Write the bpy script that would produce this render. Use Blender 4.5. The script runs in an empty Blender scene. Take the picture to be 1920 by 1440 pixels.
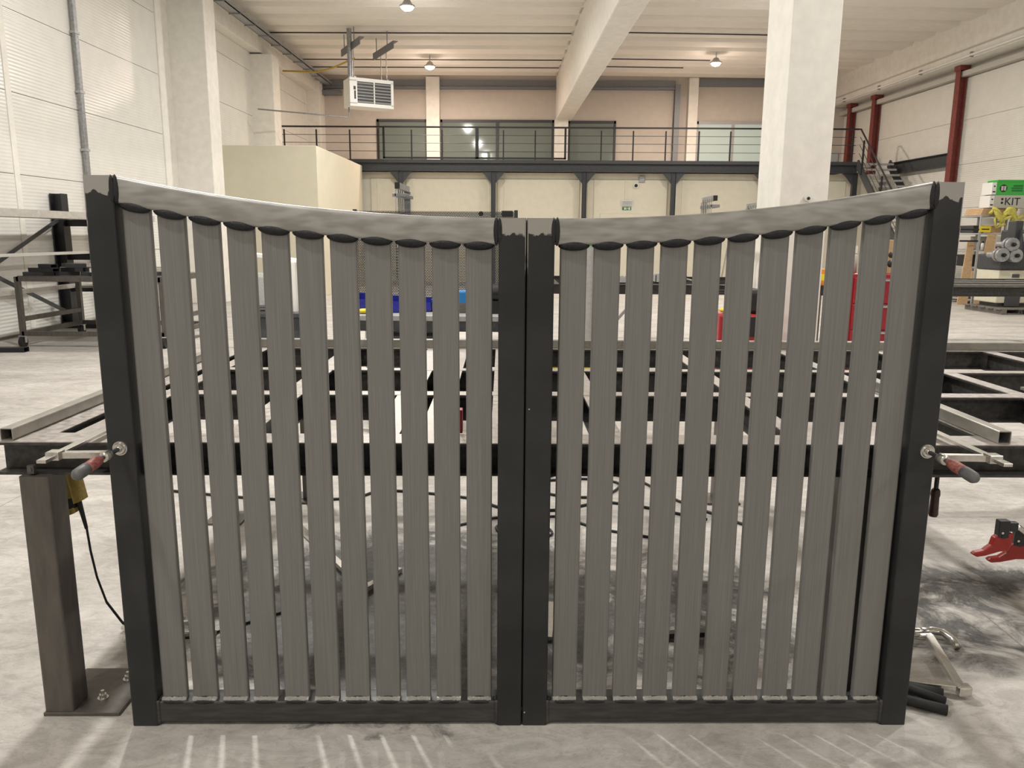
import bpy, bmesh, math, random
from mathutils import Vector, Matrix
random.seed(7)
C = bpy.context.scene.collection
S = bpy.context.scene
# ------------------------------------------------------------------ camera, light, exposure
cam_d = bpy.data.cameras.new('camera'); cam = bpy.data.objects.new('camera', cam_d); C.objects.link(cam)
cam_d.sensor_fit = 'HORIZONTAL'; cam_d.sensor_width = 36.0; cam_d.lens = 36.0*1460/1920
cam_d.clip_start = .05; cam_d.clip_end = 200
M3 = [[0.999856, -0.009794, -0.013853], [0.015438, 0.18663, 0.982309], [0.007035, 0.982381, -0.186755]]
cam.matrix_world = Matrix(((M3[0][0], M3[0][1], -M3[0][2], 0), (M3[1][0], M3[1][1], -M3[1][2], 0), (M3[2][0], M3[2][1], -M3[2][2], 1.5), (0, 0, 0, 1)))
S.camera = cam
w = bpy.data.worlds.new('world'); S.world = w; w.use_nodes = True
w.node_tree.nodes['Background'].inputs[0].default_value = (.8, .85, .9, 1)
w.node_tree.nodes['Background'].inputs[1].default_value = .05
S.view_settings.view_transform = 'Standard'; S.view_settings.look = 'None'; S.view_settings.gamma = 1
S.view_settings.use_curve_mapping = False
S.view_settings.exposure = -1.0
LAMP_W = 520.0
COOL = (1, .972, .92); WARM = (1, .815, .68)
LAMPS = [(-2.45, -5.9, COOL, .5), (-2.45, .2, COOL, .55), (-2.4, 6.4, COOL, 1.25), (-2.55, 12.5, COOL, 1), (-2.66, 18.6, COOL, .85), (-2.9, 24.85, WARM, .95),
         (6.5, -6.2, COOL, .5), (6.2, 0, COOL, .5), (6.0, 6.0, COOL, .9), (5.85, 12.2, COOL, 1), (5.7, 18.2, COOL, .9), (5.55, 24.2, WARM, .95)]
# ------------------------------------------------------------------ mesh helpers
def V(*a): return Vector(a)
def frame(d, up=None):
    d = Vector(d).normalized(); up = Vector(up or (0, 0, 1))
    if abs(d.dot(up)) > .995: up = Vector((0, 1, 0)) if abs(d.y) < .9 else Vector((1, 0, 0))
    x = d.cross(up).normalized(); y = x.cross(d).normalized()
    return x, y, d
class MB:
    def __init__(s): s.v = []; s.f = []; s.sm = []; s.M = None
    def add(s, vs, fs, smooth=False):
        o = len(s.v)
        s.v += [tuple(s.M @ Vector(v)) if s.M else tuple(v) for v in vs]
        s.f += [tuple(i+o for i in f) for f in fs]; s.sm += [smooth]*len(fs)
        return s
    def box(s, x0, x1, y0, y1, z0, z1):
        v = [(x, y, z) for x in (x0, x1) for y in (y0, y1) for z in (z0, z1)]
        return s.add(v, [(0, 1, 3, 2), (4, 6, 7, 5), (0, 4, 5, 1), (2, 3, 7, 6), (0, 2, 6, 4), (1, 5, 7, 3)])
    def bar(s, p0, p1, w, h, up=None):
        p0, p1 = Vector(p0), Vector(p1); x, y, d = frame(p1-p0, up)
        v = [p+x*a+y*b for p in (p0, p1) for a, b in ((-w/2, -h/2), (w/2, -h/2), (w/2, h/2), (-w/2, h/2))]
        return s.add(v, [(3, 2, 1, 0), (4, 5, 6, 7), (0, 1, 5, 4), (1, 2, 6, 5), (2, 3, 7, 6), (3, 0, 4, 7)])
    def cyl(s, p0, p1, r0, r1=None, n=12, caps=True):
        r1 = r0 if r1 is None else r1
        p0, p1 = Vector(p0), Vector(p1); x, y, d = frame(p1-p0)
        c = [(math.cos(2*math.pi*i/n), math.sin(2*math.pi*i/n)) for i in range(n)]
        v = [p0+(x*a+y*b)*r0 for a, b in c]+[p1+(x*a+y*b)*r1 for a, b in c]
        s.add(v, [(i, (i+1) % n, n+(i+1) % n, n+i) for i in range(n)], True)
        if caps: s.add(v[:n], [tuple(range(n-1, -1, -1))]); s.add(v[n:], [tuple(range(n))])
        return s
    def lathe(s, p0, axis, prof, n=16):
        p0 = Vector(p0); x, y, d = frame(axis); v = []; f = []
        for (t, r) in prof:
            for i in range(n):
                a = 2*math.pi*i/n; v.append(p0+d*t+(x*math.cos(a)+y*math.sin(a))*max(r, 1e-4))
        for k in range(len(prof)-1):
            for i in range(n): f.append((k*n+i, k*n+(i+1) % n, (k+1)*n+(i+1) % n, (k+1)*n+i))
        f.append(tuple(range(n-1, -1, -1))); m = (len(prof)-1)*n; f.append(tuple(range(m, m+n)))
        return s.add(v, f, True)
    def path(s, pts, r, n=8, rf=None):
        pts = [Vector(p) for p in pts]; v = []; f = []
        up = Vector((0, 0, 1)); m = len(pts)
        for k, p in enumerate(pts):
            d = (pts[min(k+1, m-1)]-pts[max(k-1, 0)])
            x, y, d = frame(d)
            if k and x.dot(px) < 0: x, y = -x, -y
            px = x; rr = r if rf is None else r*rf(k/(m-1))
            for i in range(n):
                a = 2*math.pi*i/n; v.append(p+(x*math.cos(a)+y*math.sin(a))*rr)
        for k in range(m-1):
            for i in range(n): f.append((k*n+i, k*n+(i+1) % n, (k+1)*n+(i+1) % n, (k+1)*n+i))
        f.append(tuple(range(n-1, -1, -1))); f.append(tuple(range((m-1)*n, m*n)))
        return s.add(v, f, True)
    def ell(s, c, r, n=12, m=8, tilt=0):
        c = Vector(c); v = []; f = []; R = Matrix.Rotation(tilt, 3, 'Y')
        for j in range(m+1):
            t = math.pi*j/m
            for i in range(n):
                a = 2*math.pi*i/n
                v.append(c+R @ Vector((r[0]*math.cos(t), r[1]*math.sin(t)*math.cos(a), r[2]*math.sin(t)*math.sin(a))))
        for j in range(m):
            for i in range(n): f.append((j*n+i, j*n+(i+1) % n, (j+1)*n+(i+1) % n, (j+1)*n+i))
        return s.add(v, f, True)
    def prism(s, prof, p0, p1, up=None, smooth=False):
        """profile (a,b) in the plane across p0->p1: a to the right, b up"""
        p0, p1 = Vector(p0), Vector(p1); x, y, d = frame(p1-p0, up); n = len(prof)
        v = [p0+x*a+y*b for a, b in prof]+[p1+x*a+y*b for a, b in prof]
        s.add(v, [(i, (i+1) % n, n+(i+1) % n, n+i) for i in range(n)], smooth)
        return s.add(v, [tuple(range(n-1, -1, -1)), tuple(range(n, 2*n))])
    def ibeam(s, p0, p1, h, b, tf=.008, tw=.007, up=None):
        """p0,p1 on the axis at mid height"""
        P = [(-b/2, -h/2), (b/2, -h/2), (b/2, -h/2+tf), (tw/2, -h/2+tf), (tw/2, h/2-tf), (b/2, h/2-tf), (b/2, h/2), (-b/2, h/2), (-b/2, h/2-tf), (-tw/2, h/2-tf), (-tw/2, -h/2+tf), (-b/2, -h/2+tf)]
        return s.prism(P, p0, p1, up)
    def rtube(s, p0, p1, w, h, t=.004, up=None, r=0.0):
        """open rectangular tube"""
        p0, p1 = Vector(p0), Vector(p1); x, y, d = frame(p1-p0, up)
        def ring(p, w, h, r):
            if r <= 0: return [p+x*a+y*b for a, b in ((-w/2, -h/2), (w/2, -h/2), (w/2, h/2), (-w/2, h/2))]
            o = []
            for cx, cy, a0 in ((w/2-r, -h/2+r, -90), (w/2-r, h/2-r, 0), (-w/2+r, h/2-r, 90), (-w/2+r, -h/2+r, 180)):
                for k in range(4):
                    a = math.radians(a0+30*k); o.append(p+x*(cx+r*math.cos(a))+y*(cy+r*math.sin(a)))
            return o
        A, B = ring(p0, w, h, r), ring(p1, w, h, r); n = len(A)
        A2, B2 = ring(p0, w-2*t, h-2*t, max(r-t, r*.4)), ring(p1, w-2*t, h-2*t, max(r-t, r*.4))
        v = A+B+A2+B2; f = []
        for i in range(n):
            j = (i+1) % n
            f += [(i, j, n+j, n+i), (2*n+j, 2*n+i, 3*n+i, 3*n+j), (j, i, 2*n+i, 2*n+j), (n+i, n+j, 3*n+j, 3*n+i)]
        return s.add(v, f)
    def text(s, txt, size, M, depth=.002, align='LEFT'):
        cu = bpy.data.curves.new('t', 'FONT'); cu.body = txt; cu.size = size; cu.extrude = depth; cu.align_x = align
        o = bpy.data.objects.new('t', cu); C.objects.link(o)
        dg = bpy.context.evaluated_depsgraph_get(); me = bpy.data.meshes.new_from_object(o.evaluated_get(dg))
        s.add([M @ v.co for v in me.vertices], [tuple(p.vertices) for p in me.polygons])
        bpy.data.objects.remove(o); bpy.data.curves.remove(cu); bpy.data.meshes.remove(me)
        return s
    def mesh(s, name):
        me = bpy.data.meshes.new(name); me.from_pydata(s.v, [], s.f)
        bm = bmesh.new(); bm.from_mesh(me); bmesh.ops.recalc_face_normals(bm, faces=bm.faces); bm.to_mesh(me); bm.free()
        if any(s.sm): me.polygons.foreach_set('use_smooth', s.sm)
        me.update(); return me
def obj(name, mb, mat, parent=None, bevel=0, loc=None, rotz=0):
    me = mb.mesh(name) if isinstance(mb, MB) else mb
    if mat and not me.materials: me.materials.append(mat)
    o = bpy.data.objects.new(name, me); C.objects.link(o)
    if parent: o.parent = parent
    if loc: o.location = loc
    if rotz: o.rotation_euler = (0, 0, rotz)
    if bevel:
        m = o.modifiers.new('bevel', 'BEVEL'); m.width = bevel; m.segments = 2; m.limit_method = 'ANGLE'
    return o
def tag(o, label, cat, group=None):
    o['label'] = label; o['category'] = cat
    if group: o['group'] = group
    return o
def thing(name, label, cat, loc=(0, 0, 0), rotz=0, group=None):
    o = bpy.data.objects.new(name, None); o.empty_display_size = .1; C.objects.link(o)
    o.location = loc; o.rotation_euler = (0, 0, rotz)
    return tag(o, label, cat, group)
def struct(name, mb, mat, loc=None, rotz=0, label=None, bevel=0):
    o = obj(name, mb, mat, loc=loc, rotz=rotz, bevel=bevel); o['kind'] = 'structure'
    if label: o['label'] = label
    return o
def B(*a): return MB().box(*a)
# ------------------------------------------------------------------ materials
def node(nt, typ, **kw):
    n = nt.nodes.new(typ)
    for k, v in kw.items(): setattr(n, k, v)
    return n
def mat(name, col, rough=.6, metal=0.0, var=.0, scale=(8, 8, 8), bump=0.0, col2=None, spec=.5, emit=0, detail=5, rvar=0.0, rnd=0.0):
    m = bpy.data.materials.new(name); m.use_nodes = True; nt = m.node_tree; b = nt.nodes['Principled BSDF']; L = nt.links
    b.inputs['Base Color'].default_value = (*col, 1); b.inputs['Roughness'].default_value = rough
    b.inputs['Metallic'].default_value = metal; b.inputs['Specular IOR Level'].default_value = spec
    if emit: b.inputs['Emission Color'].default_value = (*col, 1); b.inputs['Emission Strength'].default_value = emit
    if var or bump or col2 or rvar:
        tc = node(nt, 'ShaderNodeTexCoord'); mp = node(nt, 'ShaderNodeMapping'); mp.inputs['Scale'].default_value = scale
        L.new(tc.outputs['Object'], mp.inputs[0])
        if rnd:
            oi = node(nt, 'ShaderNodeObjectInfo'); vm = node(nt, 'ShaderNodeVectorMath', operation='SCALE'); vm.inputs[0].default_value = (37, 53, 71)
            L.new(oi.outputs['Random'], vm.inputs['Scale']); L.new(vm.outputs[0], mp.inputs['Location'])
        nz = node(nt, 'ShaderNodeTexNoise'); nz.inputs['Detail'].default_value = detail; nz.inputs['Roughness'].default_value = .6
        L.new(mp.outputs[0], nz.inputs['Vector'])
        cr = node(nt, 'ShaderNodeValToRGB')
        c2 = col2 or tuple(c*(1+var) for c in col); c1 = col if col2 else tuple(c*(1-var) for c in col)
        cr.color_ramp.elements[0].position = .35; cr.color_ramp.elements[1].position = .65
        cr.color_ramp.elements[0].color = (*c1, 1); cr.color_ramp.elements[1].color = (*c2, 1)
        L.new(nz.outputs[0], cr.inputs[0]); L.new(cr.outputs[0], b.inputs['Base Color'])
        if rvar:
            mr = node(nt, 'ShaderNodeMapRange'); mr.inputs[1].default_value = .3; mr.inputs[2].default_value = .7
            mr.inputs[3].default_value = rough-rvar; mr.inputs[4].default_value = rough+rvar
            L.new(nz.outputs[0], mr.inputs[0]); L.new(mr.outputs[0], b.inputs['Roughness'])
        if bump:
            bp = node(nt, 'ShaderNodeBump'); bp.inputs['Strength'].default_value = bump; bp.inputs['Distance'].default_value = .01
            L.new(nz.outputs[0], bp.inputs['Height']); L.new(bp.outputs[0], b.inputs['Normal'])
    return m
def floor_mat():
    m = bpy.data.materials.new('concrete_floor'); m.use_nodes = True; nt = m.node_tree; b = nt.nodes['Principled BSDF']; L = nt.links
    tc = node(nt, 'ShaderNodeTexCoord'); sep = node(nt, 'ShaderNodeSeparateXYZ'); L.new(tc.outputs['Object'], sep.inputs[0])
    def noise(scale, detail=6, rough=.6, dist=0, sc=(1, 1, 1)):
        mp = node(nt, 'ShaderNodeMapping'); mp.inputs['Scale'].default_value = sc; L.new(tc.outputs['Object'], mp.inputs[0])
        n = node(nt, 'ShaderNodeTexNoise'); n.inputs['Scale'].default_value = scale; n.inputs['Detail'].default_value = detail
        n.inputs['Roughness'].default_value = rough; n.inputs['Distortion'].default_value = dist; L.new(mp.outputs[0], n.inputs['Vector']); return n.outputs[0]
    def ramp(x, p0, p1, c0, c1):
        r = node(nt, 'ShaderNodeValToRGB'); e = r.color_ramp.elements; e[0].position = p0; e[1].position = p1; e[0].color = (*c0, 1); e[1].color = (*c1, 1)
        L.new(x, r.inputs[0]); return r.outputs[0]
    def mth(op, a, bb, c=None):
        n = node(nt, 'ShaderNodeMath', operation=op)
        for i, x in enumerate((a, bb, c)):
            if x is None: continue
            if isinstance(x, (int, float)): n.inputs[i].default_value = x
            else: L.new(x, n.inputs[i])
        return n.outputs[0]
    def mix(f, a, bb, blend='MIX'):
        n = node(nt, 'ShaderNodeMix', data_type='RGBA', blend_type=blend)
        if isinstance(f, (int, float)): n.inputs[0].default_value = f
        else: L.new(f, n.inputs[0])
        for i, x in ((6, a), (7, bb)):
            if isinstance(x, tuple): n.inputs[i].default_value = (*x, 1)
            else: L.new(x, n.inputs[i])
        return n.outputs[2]
    col = ramp(noise(1.6, 10, .68, .8, (.6, 1.3, 1)), .33, .66, (.44, .415, .385), (.66, .632, .595))
    col = mix(.55, col, ramp(noise(14, 8, .7, 1.2), .3, .68, (.74, .72, .7), (1, 1, 1)), 'MULTIPLY')
    col = mix(.6, col, ramp(noise(6, 12, .78, 1.5, (1, 2.0, 1)), .42, .55, (.66, .65, .64), (1, 1, 1)), 'MULTIPLY')
    col = mix(.6, col, ramp(noise(38, 6, .75, 2.0, (1, 1.8, 1)), .33, .45, (.55, .54, .53), (1, 1, 1)), 'MULTIPLY')      # swirled trowel marks
    spk = ramp(noise(90, 4, .8), .66, .74, (0, 0, 0), (1, 1, 1)); col = mix(mth('MULTIPLY', spk, .35), col, (.16, .15, .14))
    # grinding dust under and beside the welding table
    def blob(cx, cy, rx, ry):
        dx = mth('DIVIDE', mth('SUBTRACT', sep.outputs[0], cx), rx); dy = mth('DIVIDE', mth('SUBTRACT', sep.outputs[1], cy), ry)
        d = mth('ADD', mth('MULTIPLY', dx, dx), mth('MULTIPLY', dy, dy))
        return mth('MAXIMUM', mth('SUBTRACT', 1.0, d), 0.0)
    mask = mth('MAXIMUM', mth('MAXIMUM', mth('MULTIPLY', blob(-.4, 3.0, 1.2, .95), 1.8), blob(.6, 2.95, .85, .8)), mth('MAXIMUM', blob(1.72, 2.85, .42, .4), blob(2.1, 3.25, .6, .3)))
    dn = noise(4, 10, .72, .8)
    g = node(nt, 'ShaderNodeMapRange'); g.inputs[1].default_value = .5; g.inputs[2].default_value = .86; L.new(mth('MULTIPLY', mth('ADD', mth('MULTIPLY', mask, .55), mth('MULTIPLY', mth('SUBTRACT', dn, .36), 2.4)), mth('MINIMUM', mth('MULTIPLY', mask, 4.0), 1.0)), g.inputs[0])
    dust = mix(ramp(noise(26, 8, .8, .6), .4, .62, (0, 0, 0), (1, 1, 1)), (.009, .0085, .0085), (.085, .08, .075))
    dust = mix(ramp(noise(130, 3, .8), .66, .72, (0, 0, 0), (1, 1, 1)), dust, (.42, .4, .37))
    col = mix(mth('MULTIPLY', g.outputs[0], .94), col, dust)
    # saw-cut joints
    def joint(v, c):
        d = mth('ABSOLUTE', mth('SUBTRACT', v, c), 0); return mth('LESS_THAN', d, .003)
    jm = mth('MAXIMUM', mth('MAXIMUM', joint(sep.outputs[0], 1.885), joint(sep.outputs[0], -2.905)), mth('MAXIMUM', joint(sep.outputs[1], 9.1), joint(sep.outputs[1], 14.6)))
    col = mix(mth('MULTIPLY', jm, .6), col, (.1, .09, .08))
    L.new(col, b.inputs['Base Color'])
    rr = node(nt, 'ShaderNodeMapRange'); rr.inputs[3].default_value = .42; rr.inputs[4].default_value = .72; L.new(noise(3, 5), rr.inputs[0]); L.new(rr.outputs[0], b.inputs['Roughness'])
    bp = node(nt, 'ShaderNodeBump'); bp.inputs['Strength'].default_value = .25; bp.inputs['Distance'].default_value = .004; L.new(noise(30, 8, .7), bp.inputs['Height']); L.new(bp.outputs[0], b.inputs['Normal'])
    return m
def panel_mat(name, col, period, rough):
    m = mat(name, col, rough, var=.03, scale=(.6, .6, .6)); nt = m.node_tree; b = nt.nodes['Principled BSDF']; L = nt.links
    tc = node(nt, 'ShaderNodeTexCoord'); wv = node(nt, 'ShaderNodeTexWave', wave_type='BANDS', bands_direction='Z', wave_profile='SIN')
    wv.inputs['Scale'].default_value = 2*math.pi/period/20*1.0; L.new(tc.outputs['Object'], wv.inputs['Vector'])
    nz = node(nt, 'ShaderNodeTexNoise'); nz.inputs['Scale'].default_value = 1.1; nz.inputs['Detail'].default_value = 3
    L.new(tc.outputs['Object'], nz.inputs['Vector'])
    bp = node(nt, 'ShaderNodeBump'); bp.inputs['Strength'].default_value = .3; bp.inputs['Distance'].default_value = .01
    b2 = node(nt, 'ShaderNodeBump'); b2.inputs['Strength'].default_value = .04; b2.inputs['Distance'].default_value = .05
    L.new(nz.outputs[0], b2.inputs['Height']); L.new(b2.outputs[0], bp.inputs['Normal'])
    L.new(wv.outputs[1], bp.inputs['Height']); L.new(bp.outputs[0], b.inputs['Normal'])
    return m
def post_mat(name, h, sx):
    """dark mill-scale post whose top end has been ground to bare steel with a ragged edge"""
    m = bpy.data.materials.new(name); m.use_nodes = True; nt = m.node_tree; b = nt.nodes['Principled BSDF']; L = nt.links
    tc = node(nt, 'ShaderNodeTexCoord'); sep = node(nt, 'ShaderNodeSeparateXYZ'); L.new(tc.outputs['Object'], sep.inputs[0])
    nz = node(nt, 'ShaderNodeTexNoise'); nz.inputs['Scale'].default_value = 28; nz.inputs['Detail'].default_value = 3; L.new(tc.outputs['Object'], nz.inputs['Vector'])
    def mth(op, a, bb):
        n = node(nt, 'ShaderNodeMath', operation=op)
        for i, x in enumerate((a, bb)):
            if isinstance(x, (int, float)): n.inputs[i].default_value = x
            else: L.new(x, n.inputs[i])
        return n.outputs[0]
    z = mth('SUBTRACT', sep.outputs[2], h-.045)
    z = mth('ADD', z, mth('MULTIPLY', mth('SUBTRACT', nz.outputs[0], .5), .085))
    ex = mth('MULTIPLY', mth('SUBTRACT', mth('MULTIPLY', sep.outputs[0], sx), .0352), 14.0)           # bare edge running further down
    ex = mth('MINIMUM', ex, mth('MULTIPLY', mth('ADD', mth('SUBTRACT', sep.outputs[2], h-.13), mth('MULTIPLY', mth('SUBTRACT', nz.outputs[0], .5), .25)), .05))
    z = mth('MAXIMUM', z, ex)
    mr = node(nt, 'ShaderNodeMapRange'); mr.inputs[1].default_value = -.001; mr.inputs[2].default_value = .002; L.new(z, mr.inputs[0])
    n2 = node(nt, 'ShaderNodeTexNoise'); n2.inputs['Scale'].default_value = 5; n2.inputs['Detail'].default_value = 8; L.new(tc.outputs['Object'], n2.inputs['Vector'])
    cr = node(nt, 'ShaderNodeValToRGB'); cr.color_ramp.elements[0].color = (.026, .0265, .028, 1); cr.color_ramp.elements[1].color = (.042, .042, .043, 1); cr.color_ramp.elements[0].position = .4; cr.color_ramp.elements[1].position = .7
    L.new(n2.outputs[0], cr.inputs[0])
    mx = node(nt, 'ShaderNodeMix', data_type='RGBA'); L.new(mr.outputs[0], mx.inputs[0]); L.new(cr.outputs[0], mx.inputs[6]); mx.inputs[7].default_value = (.36, .345, .32, 1)
    L.new(mx.outputs[2], b.inputs['Base Color'])
    b.inputs['Roughness'].default_value = .5; b.inputs['Metallic'].default_value = .15; b.inputs['Specular IOR Level'].default_value = .35
    return m
m_floor = floor_mat()
m_panel = panel_mat('white_wall_panel', (.76, .745, .705), .052, .2)
m_panel_r = panel_mat('white_wall_panel_right', (.70, .69, .64), .05, .5)
m_joint = mat('panel_joint', (.5, .48, .44), .8)
m_conc = mat('painted_concrete', (.80, .775, .72), .75, var=.05, scale=(1.2, 1.2, 1.2), bump=.05)
m_ceil = mat('ceiling_paint', (.79, .75, .69), .8, var=.03, scale=(.8, 3, 3))
m_back = mat('back_wall_paint', (.56, .51, .46), .8, var=.03, scale=(1, 1, 1))
m_cream = mat('cream_panel', (.72, .68, .555), .6, var=.03, scale=(1, 1, 1))
m_box = mat('booth_panel', (.68, .64, .51), .55, var=.02, scale=(.7, .7, .7))
m_galv = mat('galvanised', (.32, .33, .34), .45, .5, var=.2, scale=(5, 5, 5))
m_steelblue = mat('grey_painted_steel', (.2, .21, .225), .5, .2, var=.1)
m_dark = mat('dark_steel_paint', (.055, .058, .064), .5, .2, var=.2, scale=(6, 6, 6))
m_black = mat('black_steel', (.018, .018, .02), .45, .1)
m_rubber = mat('black_rubber', (.012, .012, .013), .6)
m_red_ox = mat('red_oxide_steel', (.2, .045, .038), .6, .1, var=.2, scale=(3, 3, 3))
m_red = mat('red_paint', (.34, .018, .03), .35, var=.06)
m_redclamp = mat('red_lever', (.27, .012, .008), .35, var=.12, scale=(20, 20, 20))
m_glass = mat('dark_green_glass', (.17, .20, .185), .06, spec=.6)
m_glass_lit = mat('lit_glass', (.50, .60, .57), .12, emit=.35)
m_white = mat('white_paint', (.78, .77, .74), .5)
m_offwhite = mat('machine_cream', (.60, .58, .46), .5, var=.1)
m_grille = mat('grille_dark', (.06, .06, .065), .5)
m_gas = mat('yellow_pipe', (.5, .36, .05), .5)
m_table = mat('table_flange_steel', (.40, .37, .345), .42, .35, var=.22, scale=(7, 7, 7), rvar=.1)
m_tableweb = m_table
m_beamdk = mat('table_beam_dark', (.05, .047, .045), .5, .3, var=.35, scale=(9, 9, 9))
m_tube = mat('bare_tube_steel', (.34, .325, .295), .35, .6, var=.12, scale=(3, 3, 3))
m_tubeb = mat('bright_tube_steel', (.58, .56, .53), .35, .4, var=.1, scale=(3, 3, 3))
m_leg = mat('table_leg_steel', (.085, .08, .076), .45, .35, var=.25, scale=(6, 6, 1.2), col2=(.13, .115, .10))
m_slat = mat('slat_steel', (.185, .182, .175), .42, .3, scale=(110, 60, .8), col2=(.245, .241, .232), rvar=.04, rnd=1, detail=8)
m_rail = mat('brushed_rail', (.30, .29, .275), .36, .5, scale=(2.4, 4, 10), col2=(.42, .41, .395), rvar=.04, detail=1)
m_brail = mat('bottom_rail_steel', (.042, .042, .043), .38, .3, scale=(2, 9, 16), col2=(.075, .073, .07), rvar=.08)
m_weldd = mat('heat_tinted_weld', (.022, .022, .025), .4, .4, var=.3, scale=(40, 40, 40), bump=.3)
m_weldb = mat('bright_weld_bead', (.85, .83, .79), .25, .7, var=.25, scale=(120, 120, 120), bump=.8)
m_chrome = mat('bright_clamp_steel', (.62, .60, .56), .25, .85, var=.1, scale=(20, 20, 20))
m_wood = mat('plywood', (.46, .30, .16), .7, col2=(.62, .43, .25), scale=(3, 3, 14))
m_card = mat('cardboard', (.52, .36, .2), .8, var=.08)
m_redhandle = mat('worn_red_handle', (.2, .06, .055), .5, scale=(30, 30, 30), col2=(.42, .14, .12)); m_handle_gr = mat('worn_grey_handle', (.13, .13, .135), .5, var=.15)
m_handle_dk = mat('dark_red_wood', (.04, .014, .012), .45, var=.3)
m_yellow = mat('yellow_plastic', (.36, .26, .06), .5, var=.2, scale=(20, 20, 20))
m_yel2 = mat('bright_yellow', (.8, .62, .03), .5)
m_sling = mat('yellow_green_webbing', (.45, .42, .07), .8, col2=(.72, .64, .16), scale=(12, 12, 12))
m_blue = mat('blue_bin', (.02, .03, .36), .4)
m_lblue = mat('light_blue_case', (.03, .24, .62), .45)
m_green = mat('green_card', (.045, .42, .06), .55)
m_greyc = mat('grey_card', (.50, .48, .44), .7)
m_orange = mat('orange_box', (.75, .25, .03), .5)
m_lamp = mat('lamp_diffuser', (1, .96, .88), .5, emit=40)
m_lampw = mat('lamp_diffuser_warm', (1, .88, .72), .5, emit=40)
m_ltgrey = mat('light_grey_steel', (.42, .42, .42), .45, .2, var=.1)
m_sign = mat('sign_green', (.02, .22, .12), .5)
m_pallet = mat('grey_wood', (.16, .145, .13), .8, var=.2, scale=(3, 20, 20))
# ------------------------------------------------------------------ the hall
XL = -7.4; YB = 28.16; YF = -9.0; ZC = 6.8; TR = .07        # left wall, back wall, wall behind the camera, ceiling, skew of the right-hand bay
RO = (11.45, 21.5)
def rw(Y): return RO[0]-math.tan(TR)*(Y-RO[1])
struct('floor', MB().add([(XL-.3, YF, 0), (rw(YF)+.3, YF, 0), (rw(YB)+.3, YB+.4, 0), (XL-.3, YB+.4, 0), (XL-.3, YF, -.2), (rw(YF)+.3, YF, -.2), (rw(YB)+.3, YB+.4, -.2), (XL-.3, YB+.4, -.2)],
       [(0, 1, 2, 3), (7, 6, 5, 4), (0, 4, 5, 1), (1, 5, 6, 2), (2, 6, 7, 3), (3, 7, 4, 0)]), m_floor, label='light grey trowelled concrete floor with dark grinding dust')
# left wall with its sandwich panels
wl = struct('wall_left', B(XL-.3, XL-.03, YF, YB+.2, 0, 7.2), m_joint, label='white ribbed panel wall on the left')
ZJ = [0, .03, 1.185, 2.335, 3.49, 4.645, 5.8, 6.28]
bays = [(-9, -3.2), (-3.1, 1.7), (1.8, 6.6), (6.7, 11.55), (11.65, 16.45), (17.6, 22.0), (22.6, 27.6)]
for (a, b) in bays:
    for z0, z1 in zip(ZJ[1:-1], ZJ[2:]):
        obj('wall_panel', B(XL-.03, XL, a, b, z0+.005, z1-.005), m_panel, wl)
for y in (1.75, 6.65, 11.6): obj('joint_strip', B(XL-.02, XL+.012, y-.06, y+.06, 0, 6.28), m_conc, wl)
obj('wall_return', B(XL-.03, XL+.03, 16.45, 17.0, 0, 6.28), m_conc, wl, bevel=.01)
def column(name, bx, label): return struct(name, B(*bx), m_conc, label=label, bevel=.015)
column('trim_1', (XL-.1, -6.62, 17.0, 17.6, 0, 6.8), 'white concrete column on the left wall nearest the camera')
column('trim_2', (XL-.1, -6.8, 22.0, 22.6, 0, 6.24), 'white concrete column on the left wall above the cream booth')
column('trim_3', (XL-.1, -6.95, 27.5, 28.2, 0, 6.6), 'white corner pilaster beside the mezzanine')
struct('trim_4', B(XL-.05, XL+.3, YF, YB, 6.28, ZC+.1), m_conc, label='concrete eaves beam along the left wall', bevel=.01)
struct('wall_front', B(XL-.3, rw(YF)+.3, YF-.2, YF, 0, 7.2), m_conc, label='white wall behind the viewer')
# ceiling: slab and its trapezoid elements in two bays
ce = struct('ceiling', B(XL-.3, rw(YF)+.3, YF-.2, YB+.6, ZC+.16, ZC+.4), m_ceil, label='cream ribbed concrete ceiling')
def slab(x0, x1, y):
    P = [(y+.02, .17), (y+.02, .13), (y+.2, .12), (y+.26, 0), (y+.86, 0), (y+.92, .12), (y+1.04, .13), (y+1.04, .17)]
    v = [(x, a, ZC+b) for x in (x0, x1) for a, b in P]; n = len(P)
    return MB().add(v, [(i, (i+1) % n, n+(i+1) % n, n+i) for i in range(n)]+[tuple(range(n)), tuple(range(2*n-1, n-1, -1))])
me_l = slab(XL, 2.3, 0).mesh('ceiling_slab'); me_r = slab(-.3, 12.4, 0).mesh('ceiling_slab')
for k in range(35):
    y = -8.9+1.05*k
    if y < 27.6: obj('ceiling_slab', me_l, m_ceil, ce, loc=(0, y, 0))
    yy = y-.1
    if yy < 27.3: obj('ceiling_slab', me_r, m_ceil, ce, loc=(1.3-.0363*(yy-28), yy, 0), rotz=.055)
# centre roof beam (slightly askew like the right-hand bay)
bd = Vector((-.0363, 1, 0)).normalized(); b0 = Vector((1.31, 28.16, 0))
cb = MB()
P = [(-.27, 5.41), (.27, 5.41), (.27, ZC+.1), (-.27, ZC+.1)]
cb.prism(P, b0+bd*.2, b0-bd*37)
struct('trim_5', cb, m_conc, label='deep white concrete roof beam running towards the back wall', bevel=.03)
# free-standing column
cc = MB().box(-.235, .235, 0, .7, 0, ZC+.1)
struct('trim_6', cc, m_conc, loc=(2.71, 7.8, 0), rotz=.03, label='white free-standing concrete column behind the right gate leaf', bevel=.012)
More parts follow.
